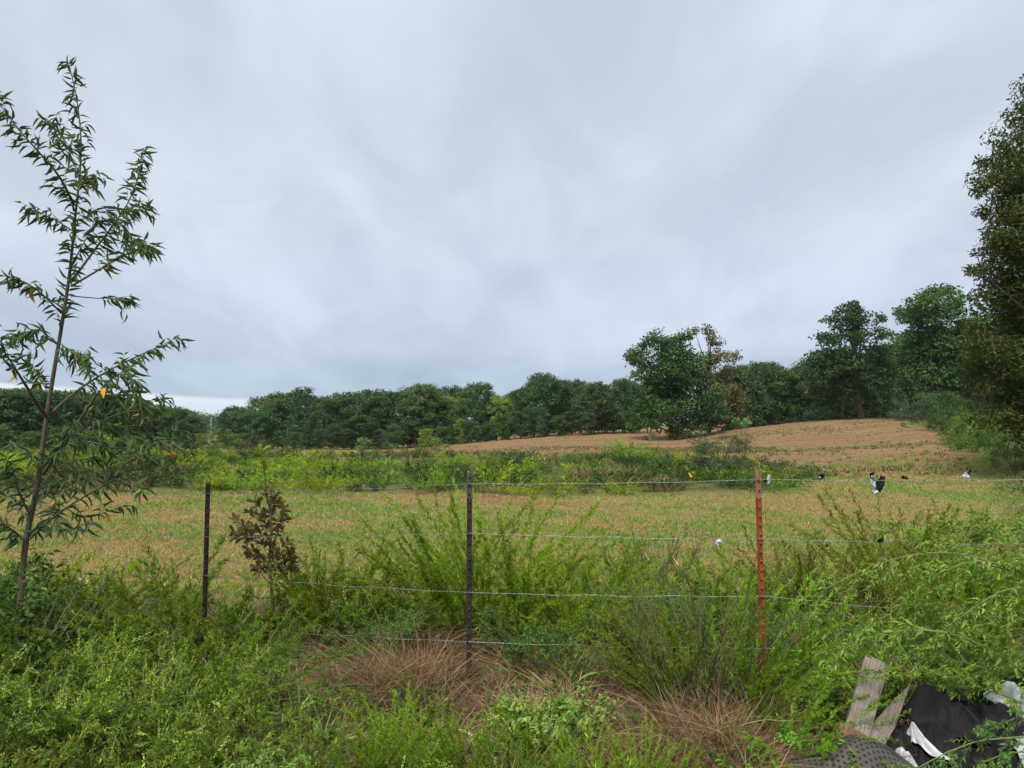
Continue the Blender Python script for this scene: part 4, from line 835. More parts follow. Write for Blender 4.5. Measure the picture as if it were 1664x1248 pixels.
# --- big arching weed from the right
def arching():
    rng = RN(301); root = P(1900, 1330, 3.9); root[2] = tz(root[0], root[1])[0]; r = empty('arching_weed', root); st = MB(); fo = MB()
    main = [([(1760, 1010), (1661, 929), (1558, 893), (1471, 901), (1400, 925), (1328, 965)], 3.9), ([(1740, 1000), (1661, 925), (1582, 899), (1497, 949), (1464, 986), (1400, 1030)], 3.95),
            ([(1780, 930), (1664, 870), (1570, 862), (1480, 850), (1436, 872)], 4.3), ([(1780, 1180), (1664, 1090), (1580, 1035), (1500, 1020), (1420, 1030), (1335, 1062)], 3.75),
            ([(1790, 1120), (1664, 1060), (1618, 1010), (1550, 978), (1480, 990)], 4.0), ([(1800, 1000), (1700, 930), (1620, 880), (1580, 858)], 4.2),
            ([(1790, 1180), (1664, 1110), (1560, 1070), (1470, 1075), (1400, 1050)], 4.1), ([(1800, 1020), (1700, 960), (1640, 950), (1560, 1000), (1510, 1060)], 3.8),
            ([(1800, 950), (1720, 880), (1660, 850), (1590, 845)], 4.5), ([(1800, 1230), (1664, 1140), (1600, 1120), (1540, 1100)], 3.85), ([(1800, 900), (1720, 900), (1640, 905), (1590, 930), (1530, 960)], 4.4)]
    K = 16; cs = []
    for pts, d in main:
        q = np.array([P(a, b, d+.12*math.sin(j*1.3+d*7)) for j, (a, b) in enumerate(pts)])-root
        q = np.concatenate([np.zeros((1, 3))+rng.normal(0, .02, 3)*[1, 1, 0], q]); s = np.linspace(0, 1, len(q)); t = np.linspace(0, 1, K)
        qq = np.stack([np.interp(t, s, q[:, k]) for k in range(3)], 1)
        for _ in range(2): qq[1:-1] = (qq[:-2]+2*qq[1:-1]+qq[2:])/4
        cs.append(qq)
    S = np.array(cs); tubes(st, S, .0075, .0018, 5); B, _ = spawn(rng, S, 18, .22, 1, .30, .55, .65, .25, K=6); tubes(st, B, .0018, .0008, 3)
    T, _ = spawn(rng, B, 6, .15, 1, .075, .3, .7, .25, K=4); leafify(fo, rng, T, 8, 0, 1, .032, .38, .8, (.125, .215, .038), 'diamond', .2, alt=[(.16, .26, .045), (.09, .17, .035)], pa=.4)
    leafify(fo, rng, B, 9, .2, 1, .055, .32, .8, (.145, .24, .045), 'lance', .3, down=.2); leafify(fo, rng, S, 26, .3, 1, .08, .28, .8, (.145, .24, .045), 'lance', .4, down=.2)
    st.build('stem', 'stem_g', r); fo.build('foliage', 'leaf', r); tag(r, 'large green weed whose long stems arch in from the right edge over the wires', 'weed')
    # small spray in front of the tarp
    root = P(1900, 1330, 3.3); root[2] = tz(root[0], root[1])[0]; r = empty('arching_weed', root); st = MB(); fo = MB()
    cs = []
    for pts, d in (([(1760, 1190), (1664, 1197), (1590, 1203), (1540, 1222), (1500, 1243), (1470, 1262)], 3.25), ([(1780, 1150), (1690, 1150), (1630, 1175), (1600, 1190)], 3.3), ([(1780, 1220), (1700, 1225), (1640, 1222), (1600, 1238)], 3.2)):
        q = np.array([P(a, b, d+.05*math.sin(j)) for j, (a, b) in enumerate(pts)])-root; q = np.concatenate([np.zeros((1, 3)), q]); s = np.linspace(0, 1, len(q)); t = np.linspace(0, 1, K)
        cs.append(np.stack([np.interp(t, s, q[:, k]) for k in range(3)], 1))
    S = np.array(cs); tubes(st, S, .0045, .0015, 5); B, _ = spawn(rng, S, 16, .3, 1, .16, .4, .7, .2, K=5); tubes(st, B, .0014, .0007, 3)
    leafify(fo, rng, B, 14, .1, 1, .032, .34, .8, (.13, .25, .06), 'lance', .3); st.build('stem', 'stem_g', r); fo.build('foliage', 'leaf', r)
    tag(r, 'light green leafy spray arching over the black tarp at the bottom right corner', 'weed')
arching()

# ------------------------------------------------------------------ LEFT SAPLING (traced branches with their own depth)
def poly(pts, d, K=14, dd=None):
    q = []
    for j, (a, b) in enumerate(pts):
        o = 0 if dd is None else dd*j/(len(pts)-1); q.append(P(a, b, d+o))
    q = np.array(q); s = np.r_[0, np.cumsum(np.linalg.norm(np.diff(q, axis=0), axis=1))]; t = np.linspace(0, s[-1], K)
    o = np.stack([np.interp(t, s, q[:, k]) for k in range(3)], 1); o[1:-1] = (o[:-2]+2*o[1:-1]+o[2:])/4; return o
def sapling():
    rng = RN(401); D0 = 4.6; g = G(28, D0); r = empty('peach_like_sapling', g); r.name = 'young_tree'; tk = MB(); bt = MB(); fo = MB(); O = g[None]
    tr = poly([(28, 1085), (34, 960), (42, 870), (61, 796), (68, 735), (75, 681), (83, 630), (96, 556), (112, 457), (118, 400), (123, 340), (130, 290), (133, 230), (127, 170), (118, 125), (112, 104)], D0, 30)-O
    tubes(tk, tr[None], .021, .0025, 8)
    Bs = [([(120, 332), (96, 284), (64, 248), (24, 204), (-14, 150)], -.35, .0085, 1.0), ([(121, 270), (108, 235), (92, 210), (78, 195)], .2, .005, .9), ([(125, 300), (140, 292), (160, 290)], -.2, .003, .9),
          ([(116, 457), (140, 425), (164, 392), (192, 356), (212, 324), (228, 280), (231, 244)], .35, .009, .75), ([(116, 465), (168, 434), (208, 412), (228, 402), (244, 398)], -.4, .007, .7), ([(178, 372), (200, 345), (225, 342), (242, 335)], .2, .004, .9),
          ([(190, 357), (212, 385), (230, 395), (243, 402)], -.2, .005, .95), ([(115, 481), (160, 485), (200, 484), (214, 486)], .3, .004, .6), ([(100, 509), (68, 477), (40, 457), (10, 449)], -.3, .006, .85), ([(92, 557), (64, 535), (36, 542), (18, 550)], .3, .005, .9),
          ([(118, 375), (95, 360), (70, 348), (52, 338)], -.25, .004, .9), ([(112, 440), (130, 405), (150, 372), (155, 340)], .25, .004, .8), ([(77, 678), (60, 655), (38, 620), (16, 585), (-8, 545)], -.5, .013, .4),
          ([(87, 668), (119, 639), (151, 617), (180, 600), (224, 578), (262, 562), (287, 549)], .4, .010, .8), ([(70, 771), (99, 726), (135, 675), (170, 623), (192, 606), (212, 600)], -.45, .012, .35), ([(200, 604), (222, 625), (232, 650), (240, 672)], -.1, .004, .8),
          ([(48, 876), (75, 850), (106, 825), (140, 806), (167, 790), (224, 755), (272, 741), (308, 734)], .3, .009, .75), ([(99, 726), (150, 700), (200, 690), (250, 695), (300, 700)], .5, .007, .85), ([(140, 700), (190, 672), (235, 665), (262, 668), (264, 644)], .6, .006, .8),
          ([(61, 796), (100, 778), (150, 770), (200, 780), (232, 800)], -.5, .006, .85), ([(66, 750), (40, 728), (14, 720), (-20, 716)], -.3, .007, .9), ([(50, 850), (22, 815), (0, 795), (-30, 770)], .4, .008, .9), ([(72, 715), (110, 700), (160, 720), (210, 735)], .7, .006, .9),
          ([(46, 865), (80, 850), (110, 862), (140, 850)], -.3, .006, .9), ([(80, 640), (60, 610), (50, 590)], .2, .004, .8), ([(96, 556), (125, 580), (150, 590)], -.3, .004, .9), ([(42, 880), (20, 860), (0, 850)], -.2, .006, .9)]
    Bs += [([(99, 726), (140, 715), (190, 730), (240, 722), (285, 716)], -.6, .006, .9), ([(135, 675), (180, 690), (220, 700), (262, 712)], .3, .005, .9), ([(61, 796), (90, 760), (130, 745), (180, 752)], .6, .006, .9),
           ([(106, 825), (130, 840), (165, 835), (200, 822)], .2, .004, .9), ([(66, 760), (95, 735), (110, 700), (120, 680)], -.5, .005, .85), ([(55, 820), (80, 790), (115, 780), (140, 770)], -.4, .005, .9), ([(50, 840), (30, 800), (20, 760), (8, 740)], -.3, .006, .85),
           ([(167, 790), (190, 770), (215, 745), (235, 740)], -.3, .004, .9), ([(135, 675), (165, 650), (200, 640), (230, 650)], -.4, .004, .9), ([(44, 870), (70, 850), (90, 830), (100, 800)], .4, .004, .9)]
    cur = []
    for pts, dd, rad, lf in Bs:
        c = poly(pts, D0, 14, dd*1.0)-O; s = np.linalg.norm(tr-c[0], axis=1).argmin(); 
        tubes(bt, c[None], rad, .0018, 6); cur.append((c, lf))
    G0 = (.062, .105, .042); ALT = [(.09, .14, .05), (.045, .085, .042), (.12, .17, .055)]
    def twl(c, per, t0, Ln, lpt, n2=0):
        T, _ = spawn(rng, c[None], per, t0, 1.0, Ln, .45, .65, .05, K=6, up=.3); tubes(bt, T, .0016, .0008, 3)
        leafify(fo, rng, T, lpt, .1, 1.05, .118, .20, .85, G0, 'lance', .25, upn=.4, down=.7, alt=ALT, pa=.45, flat=.8)
    for c, lf in cur:
        low = .62 if (c[0]+g)[2] < 1.75 else 1.0
        Lc = np.linalg.norm(c[-1]-c[0]); t0 = 1-lf; per = max(3, int(Lc*lf/.05*low)); twl(c, per, t0, .17, 4)
        leafify(fo, rng, c[None], int(8+Lc*lf/.020*low), t0, 1.03, .11, .21, .9, G0, 'lance', .2, upn=.4, down=.65, alt=ALT, pa=.45)
    twl(tr[16:], 26, .0, .13, 4); leafify(fo, rng, tr[None], 90, .55, 1.02, .11, .2, .8, G0, 'lance', .35, upn=.4, down=.25, alt=ALT, pa=.4)
    # a few yellow leaves
    yc = np.array([c[int(rng.integers(5, 13))] for c, _ in cur[::2]]); n = len(yc); dv = rng.normal(size=(n, 3))*.5; dv[:, 2] -= 1
    yl = MB(); put_leaves(yl, yc+rng.normal(0, .02, (n, 3)), nrm(dv), nrm(rng.normal(size=(n, 3))), .085, .03, vary(rng, (.62, .34, .04), n, .15, alt=[(.35, .38, .08), (.55, .22, .05)], pa=.3), 'lance')
    tk.build('trunk', 'sapbark', r, True); bt.build('branches', 'sapbark', r, True); fo.build('foliage', 'leaf', r); yl.build('yellow_leaves', 'leaf', r)
    tag(r, 'tall slender young tree with long drooping narrow leaves at the left of the fence', 'tree')
sapling()
def brown_sapling():
    rng = RN(410); D0 = 5.9; g = G(446, D0); r = empty('oak_sapling', g); O = g[None]; tk = MB(); fo = MB(); gt = MB()
    tr = poly([(446, 1015), (442, 960), (436, 900), (444, 850), (436, 820), (432, 795), (430, 760), (424, 738)], D0, 14)-O; tubes(tk, tr[None], .016, .0025, 7)
    cl = [(395, 855), (380, 845), (405, 830), (415, 815), (430, 800), (442, 810), (455, 815), (462, 825), (440, 830), (425, 835), (410, 850), (432, 850), (450, 845), (465, 838), (382, 870), (400, 868), (420, 862), (440, 868), (455, 860), (468, 880),
          (478, 895), (470, 905), (455, 900), (440, 885), (425, 905), (415, 900), (400, 890), (432, 920), (450, 918), (465, 922), (478, 915), (415, 920), (445, 895), (376, 862), (448, 805), (425, 880)]
    P2 = []
    for a, b in cl:
        e = P(a, b, D0+rng.uniform(-.16, .16))-g; s = tr[max(2, int(np.clip(np.interp(b, [780, 960], [11, 3])-1, 1, 11)))]; u = np.linspace(0, 1, 6)[:, None]; m_ = (s+e)/2+[0, 0, -.02]; P2.append((1-u)**2*s+2*u*(1-u)*m_+u*u*e)
    P2 = np.array(P2); tubes(tk, P2, .004, .0015, 4)
    leafify(fo, rng, P2, 11, .66, 1.0, .085, .52, 1.0, (.105, .085, .032), 'oak', .1, upn=.6, alt=[(.14, .10, .04), (.08, .085, .03), (.17, .13, .07)], pa=.5)
    leafify(gt, rng, tr[None, -3:], 16, .1, 1.05, .10, .4, .9, (.22, .30, .04), 'oak', .1, down=.2); leafify(gt, rng, tr[None, -1:]+np.linspace(0, .03, 4)[None, :, None]*np.array([0, 0, 1]), 8, 0, 1, .10, .42, 1.1, (.20, .29, .04), 'oak', 0)
    tk.build('trunk', 'sapbark', r); fo.build('brown_leaves', 'leaf', r); gt.build('green_tip_leaves', 'leaf', r)
    tag(r, 'small oak sapling with brown leaves and a yellow-green tip beside the left post', 'tree')
brown_sapling()

# ------------------------------------------------------------------ FENCE
PD = [(337, 5.8, 785, 'old'), (763, 4.9, 768, 'mid'), (1236, 4.5, 763, 'rust')]
WP = {0: [(-90, 799), (337, 802), (763, 786), (1237, 779), (1760, 777)], 1: [(-90, 862), (337, 872), (763, 866), (1240, 875), (1760, 884)], 2: [(-90, 926), (337, 935), (763, 962), (1245, 968), (1760, 1012)], 3: [(-90, 1012), (337, 1017), (763, 1042), (1248, 1053), (1760, 1085)]}
WD = [7.0, 5.8, 4.9, 4.5, 4.15]
def tprofile(zs, W=.036, Dp=.034, th=.0045):
    """steel T section: flange toward the camera, stem behind"""
    pr = [(-W/2, 0), (W/2, 0), (W/2, th), (th/2, th), (th/2, Dp), (-th/2, Dp), (-th/2, th), (-W/2, th)]; return np.array([[(x, y, z) for x, y in pr] for z in zs])
def post(px, d, top, kind, label, lean):
    g = G(px, d); tp = P(px, top, d); H = tp[2]-g[2]; r = empty('fence_post', (tp[0]-lean[0]*H*0, d, g[2])); r.rotation_euler = (0, 0, R(lean[2]))
    low, up = {'old': ('steel_dark', 'steel_dark'), 'mid': ('steel_dark', 'steel_grey'), 'rust': ('rust', 'rust_pale')}[kind]
    cut = H-.17
    def section(z0, z1, n, mat, nm, xt=None):
        mb = MB(); mb.merge(xt) if xt else 0; zs = np.linspace(z0, z1, n); v = tprofile(zs); v[..., 0] += (zs*lean[0])[:, None]; v[..., 1] += (zs*lean[1])[:, None]; k = 8; q = []
        for i in range(n-1):
            for j in range(k): q.append([i*k+j, i*k+(j+1) % k, (i+1)*k+(j+1) % k, (i+1)*k+j])
        q += [[(n-1)*k+a for a in (0, 1, 2, 7)], [(n-1)*k+a for a in (3, 4, 5, 6)]]; mb.add(v, q=q); return mb.build(nm, mat, r)
    st = MB()
    for z in np.arange(.12, H-.02, .054):
        x = z*lean[0]; y = z*lean[1]-.0005; w_, h_, q_ = .0065, .008, .007
        v = [(x-w_, y, z-h_), (x+w_, y, z-h_), (x+w_, y, z+h_), (x-w_, y, z+h_), (x-w_*.7, y-q_, z-h_*.5), (x+w_*.7, y-q_, z-h_*.5), (x+w_*.7, y-q_, z+h_*.5), (x-w_*.7, y-q_, z+h_*.5)]
        st.add(v, q=[[4, 5, 6, 7], [0, 1, 5, 4], [1, 2, 6, 5], [2, 3, 7, 6], [3, 0, 4, 7]])
    section(-.3, cut, 12, low, 'shaft', st); section(cut, H, 4, up, 'painted_top' if kind == 'mid' else 'post_top')
    i_ = [p[0] for p in PD].index(px)
    for wv in range(4):
        zz = P(WP[wv][i_+1][0], WP[wv][i_+1][1], d)[2]-g[2]; mb = MB(); a = np.linspace(-.35, math.pi+.35, 12); x = .023*np.cos(a)+zz*lean[0]; y = .012+.034*np.sin(a)+zz*lean[1]
        l1 = np.stack([x, y, zz+.004*np.sin(a*2)], 1); tail = np.array([[x[0]-.005, y[0]-.012, zz], [x[0]+.016, y[0]-.014, zz-.004], [x[0]+.03, y[0]-.012, zz-.012]])
        tubes(mb, l1[None], .0017, .0017, 5); tubes(mb, tail[None], .0017, .0014, 5); tubes(mb, (tail*[-1, 1, 1]+[2*zz*lean[0], 0, 0])[None], .0017, .0014, 5)
        fr = np.stack([np.linspace(-.024, .024, 5)+zz*lean[0], np.array([.004, -.006, -.008, -.006, .004])+zz*lean[1]-.003, np.full(5, zz-.001)], 1); tubes(mb, fr[None], .0018, .0018, 5)
        mb.build('wire_clip', 'wire_dark', r)
    return tag(r, label, 'fence post', 'steel posts of the wire fence')
post(*PD[0], 'dark brown steel fence post at left beside the brown-leaved sapling', (.004, 0, 12))
post(*PD[1], 'dark steel fence post in the centre with a grey painted top', (.000, 0, -4))
post(*PD[2], 'orange rusty steel fence post at right with a pale top, leaning slightly', (-.012, .0, 14))
def strand(i, label):
    rng = RN(500+i); pts = []
    for (a, b), d in zip(WP[i], WD):
        p = P(a, b, d); p[1] -= .012; pts.append(p)
    path = []
    for a, b in zip(pts[:-1], pts[1:]):
        n = 60; t = np.linspace(0, 1, n, endpoint=False)[:, None]; q = a*(1-t)+b*t; q[:, 2] -= (4*.010*t*(1-t))[:, 0]; q += np.stack([0*t[:, 0], .004*np.sin(t[:, 0]*17+i), .0035*np.sin(t[:, 0]*23+i*2)], 1)*np.sin(np.pi*t)
        path.append(q)
    q = np.concatenate(path+[pts[-1][None]]); s = np.r_[0, np.cumsum(np.linalg.norm(np.diff(q, axis=0), axis=1))]; m_ = int(s[-1]/.006); t = np.linspace(0, s[-1], m_)
    c = np.stack([np.interp(t, s, q[:, k]) for k in range(3)], 1); ph = t/.055*2*np.pi; T = nrm(np.gradient(c, axis=0)); u = nrm(np.cross(T, [0, 0, 1])); v = np.cross(T, u)
    off = (u*np.cos(ph)[:, None]+v*np.sin(ph)[:, None])*.0009; r = empty('barbed_wire', c[0]); O = c[0]
    mb = MB(); tubes(mb, (c+off-O)[None], .0009, .0009, 5); tubes(mb, (c-off-O)[None], .0009, .0009, 5); bb = mb
    for k in np.arange(.05, s[-1], .127):
        j = int(k/s[-1]*(m_-1)); p = c[j]-O; tt = T[j]; a0 = rng.uniform(0, 6.28); a = np.linspace(0, 4*np.pi, 14); 
        coil = p+tt*(np.linspace(-.005, .005, 14))[:, None]+(u[j]*np.cos(a)[:, None]+v[j]*np.sin(a)[:, None])*.0032; tubes(bb, coil[None], .001, .001, 4)
        for q_ in range(4):
            dr = nrm(u[j]*math.cos(a0+q_*1.57)+v[j]*math.sin(a0+q_*1.57)+tt*rng.uniform(-.5, .5)); tubes(bb, np.array([p+tt*(q_-1.5)*.003, p+tt*(q_-1.5)*.003+dr*.016])[None], .0011, .0004, 4)
    r2 = r; r = bb.build('barbed_wire', 'wire', None); r.location = r2.location; bpy.data.objects.remove(r2); tag(r, label, 'barbed wire', 'barbed wire strands of the fence')
for i, l in enumerate(('topmost barbed wire strand running across all three posts', 'second barbed wire strand from the top', 'third barbed wire strand from the top', 'lowest barbed wire strand, half hidden in the weeds')): strand(i, l)

# scraps of torn plastic snagged on the wires
def wire_depth(px): return float(np.interp(px, [-90, 337, 763, 1240, 1760], WD))-.014
def scrap(px, py, w_, h_, kinds, label, seed):
    rng = RN(seed); d = wire_depth(px); c = P(px, py, d); r = empty('plastic_scrap', c); sc_ = d/F
    for (ox, oy, w2, h2, rot, mat) in kinds:
        nu, nv = 9, 9; U, V = np.meshgrid(np.linspace(-1, 1, nu), np.linspace(-1, 1, nv)); edge_ = 1-.35*np.abs(V)**1.5*rng.uniform(.5, 1)
        j = rng.normal(0, .10, (2, nv, nu)); x = (U*edge_+j[0])*w2/2; z = (V+j[1]*.8)*h2/2; y = (.45*np.sin(U*2.4+rng.uniform(0, 6))*np.cos(V*2+rng.uniform(0, 6))+rng.normal(0, .12, U.shape))*min(w2, h2)*.6
        ca, sa = math.cos(R(rot)), math.sin(R(rot)); X_ = (x*ca-z*sa+ox)*sc_; Z_ = (x*sa+z*ca-oy)*sc_; Y_ = y*sc_
        v = np.stack([X_, Y_, Z_], -1).reshape(-1, 3); a = (np.arange(nv-1)[:, None]*nu+np.arange(nu-1)[None]).ravel(); mb = MB()
        mb.add(v, q=np.stack([a, a+1, a+1+nu, a+nu], 1)); o = mb.build('black_flap' if mat == 'black_plastic' else ('white_flap' if mat == 'white_plastic' else 'yellow_flap'), mat, r, True)
        sm = o.modifiers.new('thickness', 'SOLIDIFY'); sm.thickness = .0012
    tag(r, label, 'plastic scrap', 'torn plastic scraps snagged on the barbed wire')
B_, W_ = 'black_plastic', 'white_plastic'
scrap(1425, 786, 0, 0, [(-6, -4, 9, 20, 5, W_), (5, 0, 13, 26, -18, B_), (-7, -12, 7, 12, 10, B_), (-3, 13, 8, 7, -20, W_), (-5, 2, 8, 12, 0, W_)], 'largest black and white plastic rag hanging on the top wire', 601)
scrap(1249, 779, 0, 0, [(0, 0, 5, 15, -12, W_), (-5, 3, 7, 6, 10, B_)], 'small white plastic strip on the top wire right beside the rusty post', 602)
scrap(1335, 775, 0, 0, [(0, -1, 10, 7, 15, B_), (-3, 1, 3, 3, 0, W_)], 'small black plastic knot on the top wire right of the rusty post', 603)
scrap(1470, 776, 0, 0, [(0, 0, 11, 5, -10, B_), (1, -1, 3, 2, 0, W_)], 'flat black plastic knot on the top wire right of the largest rag', 604)
scrap(1570, 774, 0, 0, [(-1, 0, 12, 9, 40, W_), (6, -7, 4, 8, -30, B_)], 'white plastic scrap with a black tip, furthest right on the top wire', 605)
scrap(1168, 880, 0, 0, [(0, 0, 13, 8, 25, W_), (-3, 4, 6, 6, -10, W_)], 'white plastic scrap on the second wire left of the rusty post', 606)
scrap(1342, 882, 0, 0, [(0, -1, 4, 8, 5, W_), (1, 4, 3, 8, 12, B_)], 'tiny black and white plastic strip on the second wire', 607)
scrap(1431, 878, 0, 0, [(0, 0, 11, 6, 20, B_), (4, -2, 6, 4, 60, B_)], 'black plastic knot on the second wire under the largest rag', 608)
scrap(1121, 772, 0, 0, [(0, -1, 2.5, 6, 40, 'yellow'), (2, 2, 5, 2.5, -15, 'yellow')], 'yellow plastic ribbon tied on the top wire left of the rusty post', 609)

# ------------------------------------------------------------------ JUNK PILE: planks, mat, tarp
def board(name, top, bot, w_, th, mat, label, seed, taper=1.0, roll=0, name_end=None):
    rng = RN(seed); top = np.array(top); bot = np.array(bot); ax = top-bot; L_ = np.linalg.norm(ax); zx = ax/L_
    side = np.cross(zx, [0, -1, 0.25]); side /= np.linalg.norm(side); nn = np.cross(zx, side)
    c, s_ = math.cos(roll), math.sin(roll); side, nn = side*c+nn*s_, nn*c-side*s_
    n = 24; zs = np.linspace(0, L_, n); mb = MB(); vs = []
    k = 12
    for i, z in enumerate(zs):
        tpz = 1 if taper == 1.0 else (1-taper*max(0, (z/L_-.45)/.55)**1.2); ww = w_*tpz/2*(1+rng.normal(0, .008)); tt = th/2; bv = .004
        o = 0 if taper == 1.0 else w_*.3*(1-tpz)
        ring = [(-ww+bv, -tt), (-ww*.33, -tt+rng.normal(0, .0006)), (ww*.33, -tt+rng.normal(0, .0006)), (ww-bv, -tt), (ww, -tt+bv), (ww, tt-bv), (ww-bv, tt), (ww*.3, tt), (-ww*.3, tt), (-ww+bv, tt), (-ww, tt-bv), (-ww, -tt+bv)]
        vs.append([(a+o, b_, z+(rng.normal(0, .0025) if i == n-1 else 0)) for a, b_ in ring])
    v = np.array(vs).reshape(-1, 3); q = [[i*k+j, i*k+(j+1) % k, (i+1)*k+(j+1) % k, (i+1)*k+j] for i in range(n-1) for j in range(k)]
    e = (n-1)*k; 
    for base_ in (0, e): q += [[base_+0, base_+1, base_+8, base_+9], [base_+1, base_+2, base_+7, base_+8], [base_+2, base_+3, base_+6, base_+7], [base_+3, base_+4, base_+5, base_+6], [base_+9, base_+10, base_+11, base_+0]]
    mb.add(v, q=q); o = mb.build(name, mat); from mathutils import Matrix
    mt = Matrix(((side[0], nn[0], zx[0], bot[0]), (side[1], nn[1], zx[1], bot[1]), (side[2], nn[2], zx[2], bot[2]), (0, 0, 0, 1))); o.matrix_world = mt
    tag(o, label, 'plank'); return o
board('plank', P(1424, 1074, 4.02), P(1374, 1256, 3.62), .118, .040, 'wood_grey', 'weathered grey plank end standing up out of the weeds at lower right', 701, roll=-.25)
board('plank', P(1386, 1188, 3.62), P(1364, 1290, 3.40), .14, .042, 'wood_brown', 'wet brown plank below the grey one, resting on the black mat', 702, roll=-.2)
board('splintered_board', P(1469, 1110, 3.98), P(1398, 1262, 3.60), .095, .022, 'wood_grey', 'splintered grey board with a pointed tip behind the grey plank', 703, taper=.93, roll=-.4)
def black_mat():
    m, nt, out = newmat('perforated_rubber'); L = nt.links.new; tc = N(nt, 'TexCoord'); mp = N(nt, 'Mapping'); mp.inputs['Scale'].default_value = (21, 21, 21); L(tc.outputs['UV'], mp.inputs[0])
    br = N(nt, 'TexBrick'); br.offset = .5; br.inputs['Scale'].default_value = 1; br.inputs['Mortar Size'].default_value = .16; br.inputs['Brick Width'].default_value = .5; br.inputs['Row Height'].default_value = .55; br.inputs['Mortar Smooth'].default_value = .1
    L(mp.outputs[0], br.inputs['Vector']); nz = N(nt, 'TexNoise'); nz.inputs['Scale'].default_value = 12; nz.inputs['Detail'].default_value = 6
    L(tc.outputs['Object'], nz.inputs['Vector']); cr = N(nt, 'ValToRGB'); e = cr.color_ramp.elements; e[0].position = .35; e[0].color = (.035, .031, .028, 1); e[1].position = .7; e[1].color = (.095, .08, .068, 1); L(nz.outputs['Fac'], cr.inputs[0])
    mx = N(nt, 'Mix', data_type='RGBA'); L(br.outputs['Fac'], mx.inputs[0]); mx.inputs[6].default_value = (.004, .004, .004, 1); L(cr.outputs[0], mx.inputs[7])
    b = N(nt, 'BsdfPrincipled'); b.inputs['Roughness'].default_value = .75; L(mx.outputs[2], b.inputs['Base Color']); bp = N(nt, 'Bump'); bp.inputs['Strength'].default_value = .9; bp.inputs['Distance'].default_value = .006; L(br.outputs['Fac'], bp.inputs['Height']); L(bp.outputs[0], b.inputs['Normal']); L(b.outputs[0], out.inputs['Surface']); M['mat'] = m
    rng = RN(710); g = P(1400, 1300, 3.45); g[2] = 0; nu, nv = 40, 30; U, V = np.meshgrid(np.linspace(-.55, .52, nu), np.linspace(-.36, .36, nv))
    Z = .22*np.exp(-(U/.30)**2-(V/.30)**2)+.02*np.sin(U*9+1)*np.cos(V*7)+.02; Z = np.maximum(Z, .012); mb = MB(); a = (np.arange(nv-1)[:, None]*nu+np.arange(nu-1)[None]).ravel()
    mb.add(np.stack([U, V, Z], -1).reshape(-1, 3), q=np.stack([a, a+1, a+1+nu, a+nu], 1)); o = mb.build('rubber_mat', 'mat', None, True); o.location = (g[0], 3.45, tz(g[0], 3.45)[0]); o.rotation_euler = (0, 0, R(12))
    uv = o.data.uv_layers.new(name='UVMap'); li = np.zeros(len(o.data.loops), np.int32); o.data.loops.foreach_get('vertex_index', li); co = np.stack([U.ravel(), V.ravel()], 1)[li]; uv.data.foreach_set('uv', co.ravel().astype(np.float32))
    sm = o.modifiers.new('thickness', 'SOLIDIFY'); sm.thickness = .012; sm.offset = -1
    tag(o, 'humped dark rubber mat with rows of small slots at the bottom edge', 'mat')
black_mat()
def crumple(nu, nv, w_, h_, amp, seed, k=10, sharp=1.0, ws=1.0):
    rng = RN(seed); U, V = np.meshgrid(np.linspace(-w_/2, w_/2, nu), np.linspace(-h_/2, h_/2, nv)); Z = np.zeros_like(U)
    for i in range(k):
        a = rng.uniform(0, np.pi); c = rng.uniform(-.5, .5)*w_; dd = U*np.cos(a)+V*np.sin(a)-c; wd = rng.uniform(.05, .16)*ws; along = -U*np.sin(a)+V*np.cos(a)
        Z += amp*rng.uniform(.3, 1)*np.clip(1-np.abs(dd)/wd, 0, 1)**sharp*np.exp(-((along-rng.uniform(-.3, .3)*h_)/(.5*h_))**2)
    return U, V, Z
